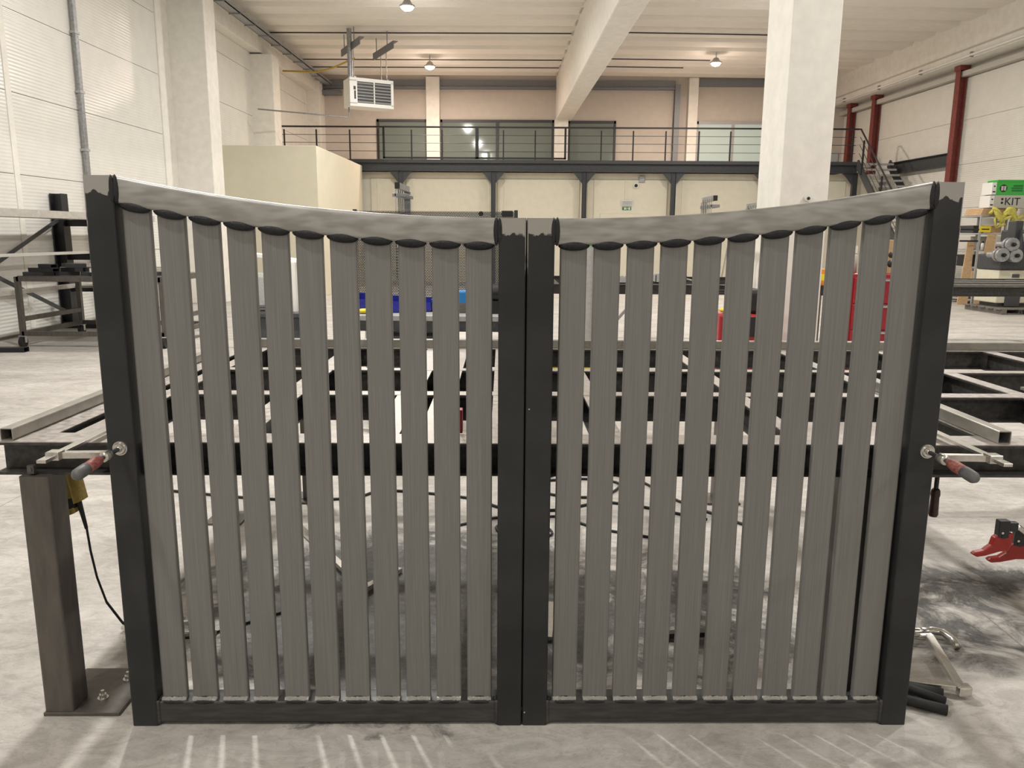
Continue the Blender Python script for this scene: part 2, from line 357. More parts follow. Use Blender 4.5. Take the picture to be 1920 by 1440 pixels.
# back wall above the mezzanine
wb = struct('wall_back', B(XL-.2, 11.3, YB, YB+.25, 0, 7.1), m_back, label='beige upper back wall behind the mezzanine railing')
obj('wall_beam', MB().box(XL, 5.1, YB-.1, YB, 6.5, 6.72).box(XL, 5.1, YB-.16, YB, 6.43, 6.5).box(5.9, 10.6, YB-.1, YB, 6.55, 6.8), m_steelblue, wb)
obj('pilaster', B(-3.4, -2.94, YB-.3, YB, 3.75, ZC), m_conc, wb, bevel=.01)
obj('pilaster', B(1.0, 1.47, YB-.3, YB, 3.75, 5.42), m_conc, wb, bevel=.01)
obj('pilaster', B(5.54, 5.86, YB-.3, YB, 3.75, ZC), m_conc, wb, bevel=.01)
obj('steel_post', MB().ibeam((5.18, YB-.12, 3.75), (5.18, YB-.12, 6.6), .18, .18, .015, .01), m_steelblue, wb)
obj('steel_post', MB().ibeam((-7.0, YB-.1, 6.2), (-7.0, YB-.1, 6.75), .2, .2, .015, .01).box(XL, -6.3, YB-.3, YB-.1, 6.2, 6.35), m_steelblue, wb)
def window(n, x0, x1, z1, panes, gm, label, frame=m_dark):
    w_ = struct('window_%d' % n, MB().box(x0, x1, YB-.06, YB, z1-.09, z1).box(x0, x0+.07, YB-.06, YB, 3.75, z1).box(x1-.07, x1, YB-.06, YB, 3.75, z1).box(x0, x1, YB-.06, YB, 3.75, 3.8), frame, label=label)
    for i in range(panes):
        a = x0+.07+(x1-x0-.14)*i/panes; b = x0+.07+(x1-x0-.14)*(i+1)/panes
        obj('pane', B(a+.01, b-.01, YB-.04, YB-.025, 3.8, z1-.09), gm, w_)
        if i: obj('mullion', B(a-.05, a+.05, YB-.07, YB, 3.78, z1-.05), frame, w_)
window(1, -5.15, -3.4, 5.44, 1, m_glass, 'dark green glazing left of the first white pilaster')
window(2, -2.94, 1.0, 5.44, 2, m_glass, 'wide dark green two-pane glazing between the white pilasters')
window(3, 1.47, 3.13, 5.42, 1, m_glass, 'dark green glazing just right of the roof beam end')
window(4, 5.9, 8.4, 5.42, 2, m_glass_lit, 'pale lit glazing beside the free-standing column', m_ltgrey)
# right wall
wr = struct('wall_right', B(.0, .3, -31, 7.2, 0, 7.2), m_joint, loc=(RO[0], RO[1], 0), rotz=TR, label='white ribbed panel wall on the right')
ZR = [.03, 1.18, 2.3, 3.42, 4.54, 5.6]
for a, b in [(-31, -25), (-25, -20), (-20, -15), (-15, -10), (-10, -5), (-5, -.1), (-.1, 4.2), (4.2, 7.1)]:
    for z0, z1 in zip(ZR, ZR[1:]): obj('wall_panel', B(-.03, 0, a+.006, b-.006, z0+.004, z1-.004), m_panel_r, wr)
obj('eaves_beam', B(-.55, .05, -31, 7.0, 5.9, ZC+.1), m_conc, wr, bevel=.01)
obj('eaves_ledge', B(-.565, -.5, -31, 7.0, 6.12, 6.16), m_joint, wr)
obj('wall_plate', B(-.2, .02, -31, 7.0, 5.62, 5.75), m_joint, wr)
obj('floor_beam', MB().ibeam((-.12, 0, 3.58), (-.12, 3.0, 3.58), .34, .18, .02, .012), m_dark, wr)
def rloc(x, y, z=0):
    c, s = math.cos(TR), math.sin(TR); return (RO[0]+c*x-s*y, RO[1]+s*x+c*y, z)
t = thing('wall_pipe', 'white pipe clipped under the eaves beam on the right wall', 'pipe', rloc(-.6, 0, 0), TR)
obj('pipe', MB().cyl((0, -28, 5.95), (0, 6.4, 5.95), .03, n=10), m_white, t)
for k in range(9): obj('bracket', MB().box(-.02, .06, -12+2.2*k-.03, -12+2.2*k+.03, 5.9, 6.02), m_galv, t)
for (y, lab) in [(0, 'red oxide steel column nearest the camera on the right wall'), (4.3, 'red oxide steel column beside the stair head'), (5.9, 'farthest red oxide steel column, behind the mezzanine railing')]:
    t = thing('steel_column', lab, 'column', rloc(-.16, y), TR, 'red steel columns')
    obj('shaft', MB().ibeam((0, 0, .02), (0, 0, 5.78), .2, .2, .016, .012, up=(1, 0, 0)), m_red_ox, t)
    obj('base_plate', B(-.15, .15, -.15, .15, 0, .02), m_red_ox, t)
    obj('cap_plate', B(-.13, .13, -.13, .13, 5.78, 5.9), m_red_ox, t)
# ------------------------------------------------------------------ mezzanine
YM = 24.42
mz = thing('mezzanine', 'dark steel mezzanine floor on slim posts under the upper windows', 'mezzanine', (0, YM, 0))
obj('edge_beam', MB().ibeam((XL+.45, .1, 3.58), (10.05, .1, 3.58), .3, .2, .02, .014).box(XL+.05, 10.05, -.03, .02, 3.66, 3.76), m_dark, mz)
obj('deck', B(XL+.75, 10.5, .2, YB-YM-.35, 3.62, 3.75), m_back, mz)
for x in (-3.8, -.96, 1.82, 4.53, 7.3, 10.0):
    p = obj('post', MB().ibeam((x, .1, .02), (x, .1, 3.43), .14, .14, .012, .009, up=(1, 0, 0)), m_dark, mz)
    for sx in (-1, 1):
        if x == 10.0 and sx > 0: continue
        obj('gusset', MB().add([(x+sx*.07, .08, 3.43), (x+sx*.36, .08, 3.43), (x+sx*.07, .08, 3.08), (x+sx*.07, .12, 3.43), (x+sx*.36, .12, 3.43), (x+sx*.07, .12, 3.08)],
            [(0, 1, 2), (5, 4, 3), (0, 3, 4, 1), (1, 4, 5, 2), (2, 5, 3, 0)]), m_dark, p)
t = thing('railing', 'black steel railing with thin wires along the mezzanine edge', 'railing', (0, YM, 3.76))
obj('handrail', B(XL+.05, 9.96, -.03, .03, .92, .965), m_black, t)
for z in (.24, .48, .71): obj('wire', MB().cyl((XL+.05, 0, z), (9.9, 0, z), .009, n=6), m_dark, t)
px_posts = [559, 617, 677, 728, 788, 843, 953, 1010, 1070, 1128, 1185, 1243, 1302, 1358, 1417, 1475, 1532, 1575]
for p in px_posts: x = (p-983)/1460*YM*1.006-.15; obj('baluster', B(x-.02, x+.02, -.02, .02, -.08, .86), m_black, t)
gx0, gx1, gxm = -4.3, 1.24, -1.45
obj('gate_frame', MB().box(gx0, gx0+.06, -.05, .01, .02, .95).box(gx1-.06, gx1, -.05, .01, .02, .95).box(gxm-.05, gxm+.05, -.05, .01, .02, .95).box(gx0, gx1, -.05, .01, .02, .07), m_black, t)
# office front below
of = struct('wall_office', B(XL+.05, 10.9, YM+.45, YM+.6, 0, 3.42), m_cream, label='cream panel office front below the mezzanine')
xs = [-4.9, -3.8, -.96, 1.82, 4.53, 7.3, 10.0]
for a, b in zip(xs, xs[1:]):
    obj('wall_panel', B(a+.12, b-.12, YM+.405, YM+.45, .05, 3.22), m_cream, of, bevel=.012)
    obj('cover_strip', B(a+.32, a+.4, YM+.385, YM+.41, .05, 3.22), m_cream, of)
obj('door', B(2.35, 3.9, YM+.38, YM+.406, 0, 2.2), m_cream, of, bevel=.006)
obj('conduit', B(3.1, 3.15, YM+.38, YM+.406, 2.62, 3.22), m_cream, of)
t = thing('emergency_light', 'white emergency light box on the office front above the exit sign', 'lamp', (3.17, YM+.36, 2.53))
obj('housing', B(-.17, .17, -.03, .045, -.085, .085), m_white, t, bevel=.015); obj('diffuser', B(-.15, .15, -.04, -.028, -.06, .06), m_ltgrey, t)
t = thing('exit_sign', 'small green exit sign on the office front', 'sign', (3.17, YM+.395, 2.36))
obj('plate', B(-.14, .14, -.008, .01, -.045, .045), m_sign, t)
obj('symbol', MB().box(-.075, -.035, -.011, -.006, -.03, .03).bar((-.02, -.009, 0), (.02, -.009, 0), .003, .014).box(.06, .1, -.011, -.006, -.035, .035).bar((.03, -.009, .02), (.045, -.009, -.01), .003, .012).bar((-.02, -.009, .025), (-.005, -.009, -.03), .003, .012), m_white, t)
t = thing('security_camera', 'round white dome camera on the office front', 'camera', (3.43, YM+.4, 3.05))
obj('mount', MB().cyl((0, .01, 0), (0, -.05, 0), .08, n=16), m_white, t); obj('dome', MB().ell((0, -.06, 0), (.05, .045, .05)), m_black, t)
t = thing('wall_vent', 'small grey square vent on the office front', 'vent', (3.61, YM+.39, 3.24))
obj('frame', B(-.09, .09, -.02, .02, -.1, .1), m_galv, t, bevel=.01)
for k in range(4): obj('slat', B(-.07, .07, -.03, -.018, -.075+.045*k, -.055+.045*k), m_ltgrey, t)
# stair
t = thing('staircase', 'dark steel stair with grating treads descending from the mezzanine', 'staircase', (0, 0, 0))
x0, x1 = 10.0, 10.95; run, rise = .215, .172; n = 21
top = V(0, 24.3, 3.72)
for x in (x0, x1): obj('stringer', MB().bar((x, 24.42, 3.72), (x, 24.42-4.7, .0), .05, .24), m_dark, t)
for k in range(n):
    y, z = 24.3-run*k, 3.72-rise*(k+.2)
    if z < .1: break
    tr = obj('tread', MB().box(x0+.03, x1-.03, y-.25, y, z-.035, z), m_galv, t)
    obj('grating_nosing', MB().box(x0+.03, x1-.03, y-.27, y-.25, z-.05, z+.004), m_ltgrey, tr)
hz = .95
obj('handrail', MB().path([(x0-.04, 24.42, 4.7), (x0-.02, 24.3, 4.69), (x0-.02, 19.9, 4.69-.8*4.4)], .024, n=8), m_black, t)
for dz in (.24, .47, .7): obj('mid_rail', MB().cyl((x0-.02, 24.3, 3.76+dz), (x0-.02, 20.2, 3.76+dz-.8*4.1), .01, n=6), m_dark, t)
for y in (24.0, 22.6, 21.2, 20.0): z = 3.74-.8*(24.42-y); obj('baluster', B(x0-.045, x0, y-.02, y+.02, z-.05, z+.93), m_black, t)
# ------------------------------------------------------------------ lamps
for (x, y, col, k) in LAMPS:
    nth = ['last', 'second', 'third', 'fourth', 'fifth', 'sixth'][int(round((24.6-y)/6.15))]
    lab = 'round high-bay lamp in the %s bay, %s' % ('left' if x < 0 else 'right', 'nearest the back wall' if nth == 'last' else nth+' from the back wall')
    t = thing('ceiling_lamp', lab, 'lamp', (x, y, 6.5), 0, 'high-bay lamps')
    obj('housing', MB().lathe((0, 0, .0), (0, 0, 1), [(0, .17), (.03, .175), (.06, .12), (.14, .07), (.16, .03)], 20), m_ltgrey, t)
    obj('diffuser', MB().lathe((0, 0, -.012), (0, 0, 1), [(-.07, .02), (-.06, .07), (-.035, .115), (0, .14), (.014, .15)], 20), m_lampw if col == WARM else m_lamp, t)
    obj('hanger', MB().cyl((0, 0, .15), (0, 0, .34), .012, n=6), m_galv, t)
    ld = bpy.data.lights.new('lamp_light', 'AREA'); ld.shape = 'DISK'; ld.size = .3; ld.energy = LAMP_W*k; ld.color = col
    lo = bpy.data.objects.new('lamp_light', ld); C.objects.link(lo); lo.parent = t; lo.location = (0, 0, -.1)
    ld = bpy.data.lights.new('lamp_glow', 'POINT'); ld.shadow_soft_size = .1; ld.energy = LAMP_W*k*.085; ld.color = col
    lo = bpy.data.objects.new('lamp_glow', ld); C.objects.link(lo); lo.parent = t; lo.location = (0, 0, -.2)
# ceiling conduits and tray
for y, x0, x1, lab in [(22.05, XL+.3, 1.2, 'thin dark cable run across the ceiling above the heater'), (25.25, XL+.3, 1.1, 'dark cable run on the rear ceiling, front of the pair'), (26.35, XL+.3, 1.05, 'dark cable run on the rear ceiling, back of the pair')]:
    tag(obj('ceiling_cable', MB().cyl((0, 0, 0), (x1-x0, 0, 0), .016, n=6), m_dark, loc=(x0, y, ZC-.016)), lab, 'cable')
for y, a, b, lab in [(21.9, 2.2, 6.4, 'dark cable run on the right-bay ceiling nearest the camera'), (25.0, 2.0, 5.6, 'dark cable run on the right-bay ceiling, middle one'), (26.1, 2.0, 5.0, 'dark cable run on the right-bay ceiling, farthest one')]:
    tag(obj('ceiling_cable', MB().cyl((0, 0, 0), (b-a, (b-a)*.055, 0), .016, n=6), m_dark, loc=(a, y, ZC-.016)), lab, 'cable')
t = thing('cable_tray', 'grey steel cable tray under the left edge of the ceiling', 'cable tray', (-6.72, 0, 6.5))
obj('tray', MB().box(-.12, .12, 2, 27.9, 0, .02).box(-.12, -.105, 2, 27.9, 0, .1).box(.105, .12, 2, 27.9, 0, .1), m_galv, t)
for k in range(14): obj('hanger', MB().box(-.14, .14, 14+k*1.02, 14.03+k*1.02, -.03, 0).box(-.13, -.115, 14+k*1.02, 14.03+k*1.02, 0, .3), m_galv, t)
tag(obj('gas_pipe', MB().path([(0, 0, 0), (1.0, 0, -.03), (1.6, -.3, .05), (2.45, -1.6, .02)], .025), m_gas, loc=(-7.12, 24, 6.2)), 'thin yellow gas pipe from the left wall towards the heater', 'pipe')
# unit heater
t = thing('unit_heater', 'white louvred fan heater hanging from the ceiling on rods', 'heater', (-4.08, 21.7, 5.2), .5)
obj('casing', MB().box(-.6, .6, .03, .6, -.36, .36), m_white, t, bevel=.02)
obj('front_frame', MB().box(-.6, .6, 0, .05, .27, .36).box(-.6, .6, 0, .05, -.36, -.27).box(-.6, -.4, 0, .05, -.3, .3).box(.53, .6, 0, .05, -.3, .3).box(.05, .08, -.005, .05, -.3, .3), m_white, t)
obj('grille_back', B(-.4, .53, .02, .045, -.28, .28), m_grille, t)
for k in range(7):
    z = -.235+.078*k
    obj('louvre', MB().add([(-.4, -.01, z-.012), (.53, -.01, z-.012), (.53, .03, z+.022), (-.4, .03, z+.022), (-.4, -.005, z-.02), (.53, -.005, z-.02), (.53, .035, z+.014), (-.4, .035, z+.014)],
        [(0, 1, 2, 3), (7, 6, 5, 4), (0, 4, 5, 1), (1, 5, 6, 2), (2, 6, 7, 3), (3, 7, 4, 0)]), m_ltgrey, t)
obj('nameplate', MB().box(-.5, -.44, -.004, .0, .05, .14).box(-.485, -.44, -.004, 0, -.18, .03), m_black, t)
obj('flue', MB().cyl((-.5, .25, .36), (-.5, .25, 1.6), .065, n=12), m_galv, t)
for x in (-.45, .45):
    for y in (.1, .55): obj('hanger_rod', MB().cyl((x, y, .36), (x, y, 1.1), .012, n=6), m_galv, t)
    obj('mounting_bracket', MB().box(x-.03, x+.03, .0, .75, .36, .39), m_galv, t)
    obj('ceiling_angle', MB().box(x-.01, x+.01, -.5, 1.2, 1.08, 1.26).box(x-.01, x+.12, -.5, 1.2, 1.25, 1.265).cyl((x, .0, 1.26), (x, .0, 1.6), .012, n=6).cyl((x, .9, 1.26), (x, .9, 1.6), .012, n=6), m_steelblue, t)
obj('drain_pipe', MB().path([(-.55, .3, -.36), (-.55, .3, -.6), (-.6, .3, -.62), (-2.8, .9, -.5)], .018), m_galv, t)
# wall downpipe
t = thing('wall_conduit', 'dark grey vertical conduit clipped to the left panel wall', 'pipe', (XL+.06, 13.4, 0))
obj('pipe', B(-.03, .03, -.05, .05, 0, 6.3), m_galv, t, bevel=.01)
for k in range(6): obj('clip', B(-.045, .04, -.07, .07, 1.0+k*.92, 1.04+k*.92), m_ltgrey, t)
# cream booth
t = thing('booth', 'plain cream box-shaped booth standing against the left wall', 'booth', (-6.15, 19.0, 0))
obj('front_panel', B(-1.22, 1.23, 0, .08, 0, 3.56), m_box, t, bevel=.01)
obj('side_panel', MB().box(1.15, 1.23, .08, 4.1, 0, 3.56), m_box, t, bevel=.01)
obj('side_panel', MB().box(1.15, 1.22, 4.12, 5.3, 0, 3.56), m_box, t, bevel=.01)
obj('roof', B(-1.22, 1.2, .08, 5.3, 3.48, 3.54), m_box, t)
# fire extinguisher on the booth front
t = thing('fire_extinguisher', 'red fire extinguisher on the front of the cream booth', 'fire extinguisher', (-7.18, 18.918, .62))
obj('cylinder', MB().lathe((0, 0, 0), (0, 0, 1), [(0, .07), (.02, .08), (.36, .08), (.42, .05), (.44, .025)], 16), m_red, t)
obj('valve', MB().cyl((0, 0, .44), (0, 0, .5), .02).bar((-.05, 0, .5), (.06, 0, .53), .02, .015), m_black, t)
obj('bracket', B(-.05, .05, .06, .084, .1, .3), m_black, t)
obj('hose', MB().path([(.03, -.02, .48), (.1, -.03, .42), (.1, -.03, .2)], .012), m_rubber, t)
tag(obj('fire_sign', MB().box(-.1, .1, -.005, .005, 0, .2).box(-.06, .06, -.008, -.004, .05, .09), m_red, loc=(-7.18, 18.985, 1.3)), 'small red fire sign above the extinguisher', 'sign')
# ------------------------------------------------------------------ the gate (two leaves)
GA = math.radians(1.62); G0 = Vector((.007, 2.188, 0)); GU = Vector((math.cos(GA), math.sin(GA), 0)); GN = Vector((-math.sin(GA), math.cos(GA), 0))
def g2w(u, n, z=0): return G0+GU*u+GN*n+Vector((0, 0, z))
def rrect(w, h, r, k=3):
    o = []
    for cx, cy, a0 in ((w/2-r, -h/2+r, -90), (w/2-r, h/2-r, 0), (-w/2+r, h/2-r, 90), (-w/2+r, -h/2+r, 180)):
        for j in range(k+1):
            a = math.radians(a0+90*j/k); o.append((cx+r*math.cos(a), cy+r*math.sin(a)))
    return o
def vtube(w, d, z0, z1, r, ztop=None):
    """upright rounded tube; ztop(x) bends the upper end"""
    P = rrect(w, d, r); n = len(P); f = ztop or (lambda x: z1)
    m = MB(); v = [(a, b, z0) for a, b in P]+[(a, b, f(a)) for a, b in P]
    m.add(v, [(i, (i+1) % n, n+(i+1) % n, n+i) for i in range(n)])
    return m.add(v, [tuple(range(n-1, -1, -1)), tuple(range(n, 2*n))])
def rail_top(a): return 1.549+.105*((a-.078)/1.047)**2
RH = .073
def leaf(sg, side):
    c = sg*.604
    t = thing('gate_leaf', 'bare steel driveway gate leaf with vertical slats and curved top rail, %s of the pair' % side, 'gate', g2w(c, 0), GA, 'gate leaves')
    X = lambda a: sg*a-c
    ho = 1.654
    o = obj('post', vtube(.08, .08, 0, ho, .006), post_mat('outer_post_steel_'+side, ho, sg), t, loc=(X(1.165), .04, 0)); o['label'] = 'dark outer post with ground top end'
    o = obj('post', vtube(.0762, .08, 0, 1.549, .006), post_mat('inner_post_steel_'+side, 1.549, -sg), t, loc=(X(.0397), .04, 0)); o['label'] = 'dark meeting post with ground top end'
    if sg < 0: obj('stop_strip', B(X(.02), X(-.02), .08, .086, .01, 1.545), m_black, t)
    # curved top rail: rounded section swept along the arc
    m = MB(); P = rrect(.072, RH, .009); n = len(P); K = 40; v = []; f = []
    for k in range(K+1):
        a = .077+(1.126-.077)*k/K
        for (p, q) in P: v.append((X(a), .04+p, rail_top(a)-RH/2+q))
    for k in range(K):
        for i in range(n): f.append((k*n+i, k*n+(i+1) % n, (k+1)*n+(i+1) % n, (k+1)*n+i))
    m.add(v, f, True); obj('top_rail', m, m_rail, t)['label'] = 'brushed curved top rail'
    obj('bottom_rail', MB().prism(rrect(.07, .073, .006), (X(.077), .04, .0435), (X(1.126), .04, .0435), smooth=False), m_brail, t)
    for k in range(11):
        a = .1325+.0945*k
        zt = lambda x: rail_top(a+sg*x)-RH+.012
        obj('slat', vtube(.0755, .022, .079, 0, .005, zt), m_slat, t, loc=(X(a), .031, 0))
        s_ = 2*.105*(a-.078)/1.047**2
        zb = rail_top(a)-RH
        obj('weld', MB().ell((X(a), .017, zb-.001), (.0445, .017, .0155), 14, 12, -sg*math.atan(s_)), m_weldd, t)
        # shiny fillet on the bottom rail
        rnd = [random.uniform(.75, 1.2) for _ in range(16)]
        obj('weld_bead', MB().path([(X(a)-.037+.074*i/15, .0165+random.uniform(-.0008, .0008),   .082) for i in range(16)], .0075, 8, lambda q: rnd[int(q*15)]), m_weldb, t)
        obj('weld', MB().ell((X(a), .0235, .088), (.036, .004, .006), 10, 10), m_weldd, t)
        obj('weld', MB().ell((X(a), .0065, .0765), (.033, .0035, .006), 10, 10), m_weldd, t)
    for a in (.078, 1.125):
        zc = rail_top(a)-RH/2; s2 = 1 if a > .5 else -1
        obj('weld', MB().ell((X(a-s2*.006), .0045, zc), (.008, .0055, .04), 12, 8), m_weldd, t)
        obj('weld', MB().ell((X(a+s2*.004), .0015, zc), (.007, .0035, .039), 12, 8), m_weldd, t)
        obj('weld', MB().path([(X(a-s2*.001), .006, .006+.078*i/8) for i in range(9)], .006, 8), m_brail, t)
        obj('weld', MB().ell((X(a-s2*.004), .02, .082), (.009, .012, .008), 10, 8), m_weldd, t)
    return t
leaf(-1, 'left'); rl = leaf(1, 'right')
for u, z in ((.012, 1.01), (.008, .045)): obj('steel_spatter', MB().ell((u-.604, .0, z), (.0025, .002, .0025), 8, 6), m_weldb, rl)
# ------------------------------------------------------------------ welding table
T = thing('welding_table', 'large steel beam frame table behind the gate', 'table', g2w(0, 0), GA)
ZT = .885
def xbeam(name, u0, u1, n0, n1, h=.1):
    o = obj(name, MB().ibeam((u0, (n0+n1)/2, ZT-.003-h/2), (u1, (n0+n1)/2, ZT-.003-h/2), h, n1-n0), m_beamdk, T)
    obj('worn_top_face', B(u0, u1, n0, n1, ZT-.003, ZT), m_table, o); return o
FB = xbeam('front_beam', -1.59, 2.9, .088, .198)
for n0, n1, u0 in ((.81, .885, -1.45), (1.379, 1.44, -1.45), (2.09, 2.15, -1.6)): xbeam('cross_beam', u0, 3.3, n0, n1)
def ybeam(u0, u1, n0=.2, n1=2.085, h=.098):
    o = obj('lengthwise_beam', MB().ibeam(((u0+u1)/2, n0, ZT-.004-h/2), ((u0+u1)/2, n1, ZT-.004-h/2), h, u1-u0), m_beamdk, T)
    obj('worn_top_face', B(u0, u1, n0, n1, ZT-.004, ZT-.001), m_table, o); return o
for a, b in ((-1.405, -1.345), (-.935, -.85), (-.475, -.39), (-.33, -.25), (-.1, -.02), (.255, .315), (.845, .9), (1.45, 1.51), (2.0, 2.065), (2.62, 2.69)): ybeam(a, b)
ybeam(-1.6, -1.455, .2, 2.085, .11)
def leg(u0, u1, n0, n1, plate=None):
    l = obj('leg', MB().prism(rrect(u1-u0, n1-n0, .008), ((u0+u1)/2, (n0+n1)/2, .012), ((u0+u1)/2, (n0+n1)/2, .785)), m_leg, T)
    p = plate or (u0-.05, u1+.05, n0-.05, n1+.05)
    bp = obj('base_plate', B(p[0], p[1], p[2], p[3], 0, .012), m_leg, T, bevel=.002)
    return bp
bp = leg(-1.506, -1.416, .056, .15, (-1.508, -1.27, .05, .31))
for u, n in ((-1.36, .13), (-1.33, .24)):
    obj('anchor_bolt', MB().cyl((u, n, .012), (u, n, .016), .017, n=14).cyl((u, n, .016), (u, n, .027), .012, n=6).cyl((u, n, .027), (u, n, .04), .006, n=8), m_chrome, bp)
leg(1.0, 1.11, .1, .2); leg(-1.2, -1.11, 2.08, 2.17); leg(1.16, 1.25, 2.08, 2.17); leg(-1.57, -1.48, 1.75, 1.84); leg(1.98, 2.08, .1, .2); leg(3.2, 3.29, 2.08, 2.17)
obj('stud', MB().bar((-1.475, .085, .803), (-1.475, .07, .803), .02, .025).cyl((-1.475, .072, .803), (-1.475, .066, .803), .006, n=8), m_leg, T)
# loose tubes on the table
tag(obj('square_tube', MB().rtube((0, 0, .019), (0, 1.85, .019), .038, .038, .003, r=.005), m_tube, loc=g2w(-1.553, .1, ZT), rotz=GA), 'bare square steel tube lying along the left edge of the table', 'steel tube')
tag(obj('square_tube', MB().rtube((0, 0, .02), (.02, .95, .02), .04, .04, .003, r=.004), m_tube, loc=g2w(1.47, .1, ZT), rotz=GA), 'bare square steel tube lying on the table right of the gate', 'steel tube')
tag(obj('square_tube', MB().rtube((-1.5, 0, .0225), (3.3, 0, .0225), .045, .045, .003, r=.004), m_tube, loc=g2w(0, 2.14, ZT), rotz=GA), 'long square steel tube lying across the far edge of the table', 'steel tube')
tag(obj('steel_block', B(-.006, .006, -.02, .02, 0, .075), m_red, loc=g2w(-.197, .235, ZT-.002), rotz=GA, bevel=.002), 'small red block standing on the table behind the left leaf', 'block')
tag(obj('flat_bar', B(-.05, .35, -.03, .03, 0, .012), m_tube, loc=g2w(2.15, .95, ZT), rotz=GA+.1), 'short flat steel bar lying at the right of the table', 'steel bar')
# ------------------------------------------------------------------ clamps holding the gate
def gate_clamp(u, z, sg, lab):
    t = thing('bar_clamp', lab, 'clamp', g2w(u, 0, z), GA, 'clamps holding the gate posts')
    bx = sg*.12; bz = .012
    obj('bar', MB().box(bx-.0125, bx+.0125, -.185, .34, bz-.004, bz+.005), m_chrome, t, bevel=.001)
    obj('sliding_arm', MB().prism([(-.011, -.009), (.011, -.009), (.011, .009), (-.011, .009)], (bx+sg*.02, -.115, bz), (sg*.004, -.075, .003)).box(bx-.018, bx+.018, -.135, -.1, bz-.011, bz+.012), m_chrome, t, bevel=.002)
    obj('fixed_jaw', MB().box(bx-.014, bx+.014, .24, .265, bz-.03, bz+.012).bar((bx, .252, bz-.02), (0, .252, bz-.01), .024, .02), m_chrome, t, bevel=.002)
    obj('collar', MB().lathe((0, -.1, 0), (0, 1, 0), [(0, .012), (.003, .0145), (.03, .0145), (.034, .011)], 16), m_chrome, t)
    obj('screw', MB().cyl((0, -.14, 0), (0, -.012, 0), .0065, n=10), m_dark, t)
    obj('pad', MB().cyl((0, -.005, 0), (0, 0, 0), .021, n=22).cyl((0, -.01, 0), (0, -.005, 0), .0155, .0185, n=22).ell((0, -.012, 0), (.0095, .0085, .0095)), m_chrome, t)
    obj('handle', MB().lathe((0, -.112, -.0), (sg*.1, -1, -.12), [(0, .009), (.006, .012), (.03, .0165), (.05, .0155), (.066, .0164)], 16), m_redhandle, t)
    obj('handle_end', MB().lathe((sg*.0065, -.1775, -.0078), (sg*.1, -1, -.12), [(0, .0164), (.014, .017), (.039, .0165), (.049, .011), (.052, .004)], 16), m_handle_gr, t)
gate_clamp(-1.166, .891, -1, 'bright steel bar clamp with red handle on the left gate post')
gate_clamp(1.178, .89, 1, 'bright steel bar clamp with red handle on the right gate post')
t = thing('screw_clamp', 'dark red wooden clamp handle hanging under the table at the right post', 'clamp', g2w(1.3, .14, .785), GA)
obj('screw', MB().cyl((0, 0, -.06), (0, 0, .0), .007, n=8).box(-.012, .012, -.015, .015, -.012, 0), m_black, t)
obj('handle', MB().lathe((0, 0, -.055), (0, 0, -1), [(0, .008), (.006, .013), (.02, .0145), (.03, .0125), (.06, .0135), (.085, .0145), (.092, .012)], 14), m_handle_dk, t)
def red_clamp(u, n, z, rz, lab, sc=1.0):
    t = thing('locking_clamp', lab, 'clamp', g2w(u, n, z), GA+rz, 'red lever clamps')
    obj('head', MB().box(-.012, .022, -.012, .012, -.005, .052).box(.022, .05, -.01, .01, .015, .045).cyl((.005, -.014, .0), (.005, .014, .0), .007, n=10), m_black, t, bevel=.003)
    L = [(-.085, -.062), (-.07, -.07), (-.045, -.066), (-.0, -.052), (.028, -.05), (.034, -.035), (.04, .008), (-.0, .012), (-.022, -.005), (-.028, -.03), (-.05, -.048), (-.075, -.054)]
    nL = len(L); v = [(a, b, c) for b in (-.011, .011) for a, c in L]
    obj('lever', MB().add(v, [(i, (i+1) % nL, nL+(i+1) % nL, nL+i) for i in range(nL)]+[tuple(range(nL-1, -1, -1)), tuple(range(nL, 2*nL))]), m_redclamp, t, bevel=.004)
    obj('bar', MB().path([(.04, 0, .03), (.06, 0, .025), (.12, .01, -.02), (.17, .02, -.03), (.25, .03, -.03), (.46, .0, -.02)], .009, 8), m_chrome, t)
    obj('rivet', MB().cyl((.0, -.0135, .012), (.0, .0135, .012), .004, n=8), m_chrome, t)
red_clamp(1.515, .13, .578, 0, 'red lever clamp hanging at the right edge, tip pointing left')
red_clamp(1.6, .17, .535, -.2, 'second red lever clamp half hidden at the right edge', 1)
# locking clamps on the floor behind the posts
def eye_plate(m, p, d, w=.03):
    p = Vector(p); x = Vector(d).normalized(); y = Vector((-x.y, x.x, 0)); n = 12
    o = [p+x*(math.cos(2*math.pi*i/n)*.03)+y*(math.sin(2*math.pi*i/n)*w*.5) for i in range(n)]; q = [p+x*(math.cos(2*math.pi*i/n)*.014)+y*(math.sin(2*math.pi*i/n)*w*.24) for i in range(n)]
    v = o+q+[a+Vector((0, 0, .008)) for a in o]+[a+Vector((0, 0, .008)) for a in q]; f = []
    for i in range(n):
        j = (i+1) % n; f += [(i, j, n+j, n+i), (2*n+j, 2*n+i, 3*n+i, 3*n+j), (j, i, 2*n+i, 2*n+j), (n+i, n+j, 3*n+j, 3*n+i)]
    m.add(v, f)
t = thing('floor_clamp', 'long bright steel C-clamp lying on the floor by the right post', 'clamp', (1.42, 2.4, 0))
m = MB(); eye_plate(m, (.06, .33, .03), (1, .1, 0)); obj('eye', m, m_chrome, t)
obj('frame', MB().bar((.08, .33, .03), (.13, .325, .035), .02, .012).bar((.12, .33, .03), (.045, -.02, .035), .03, .02).bar((.05, -.015, .032), (-.12, .04, .02), .03, .02), m_chrome, t, bevel=.003)
obj('jaw', MB().box(.03, .075, -.045, -.01, .012, .05), m_chrome, t, bevel=.008)
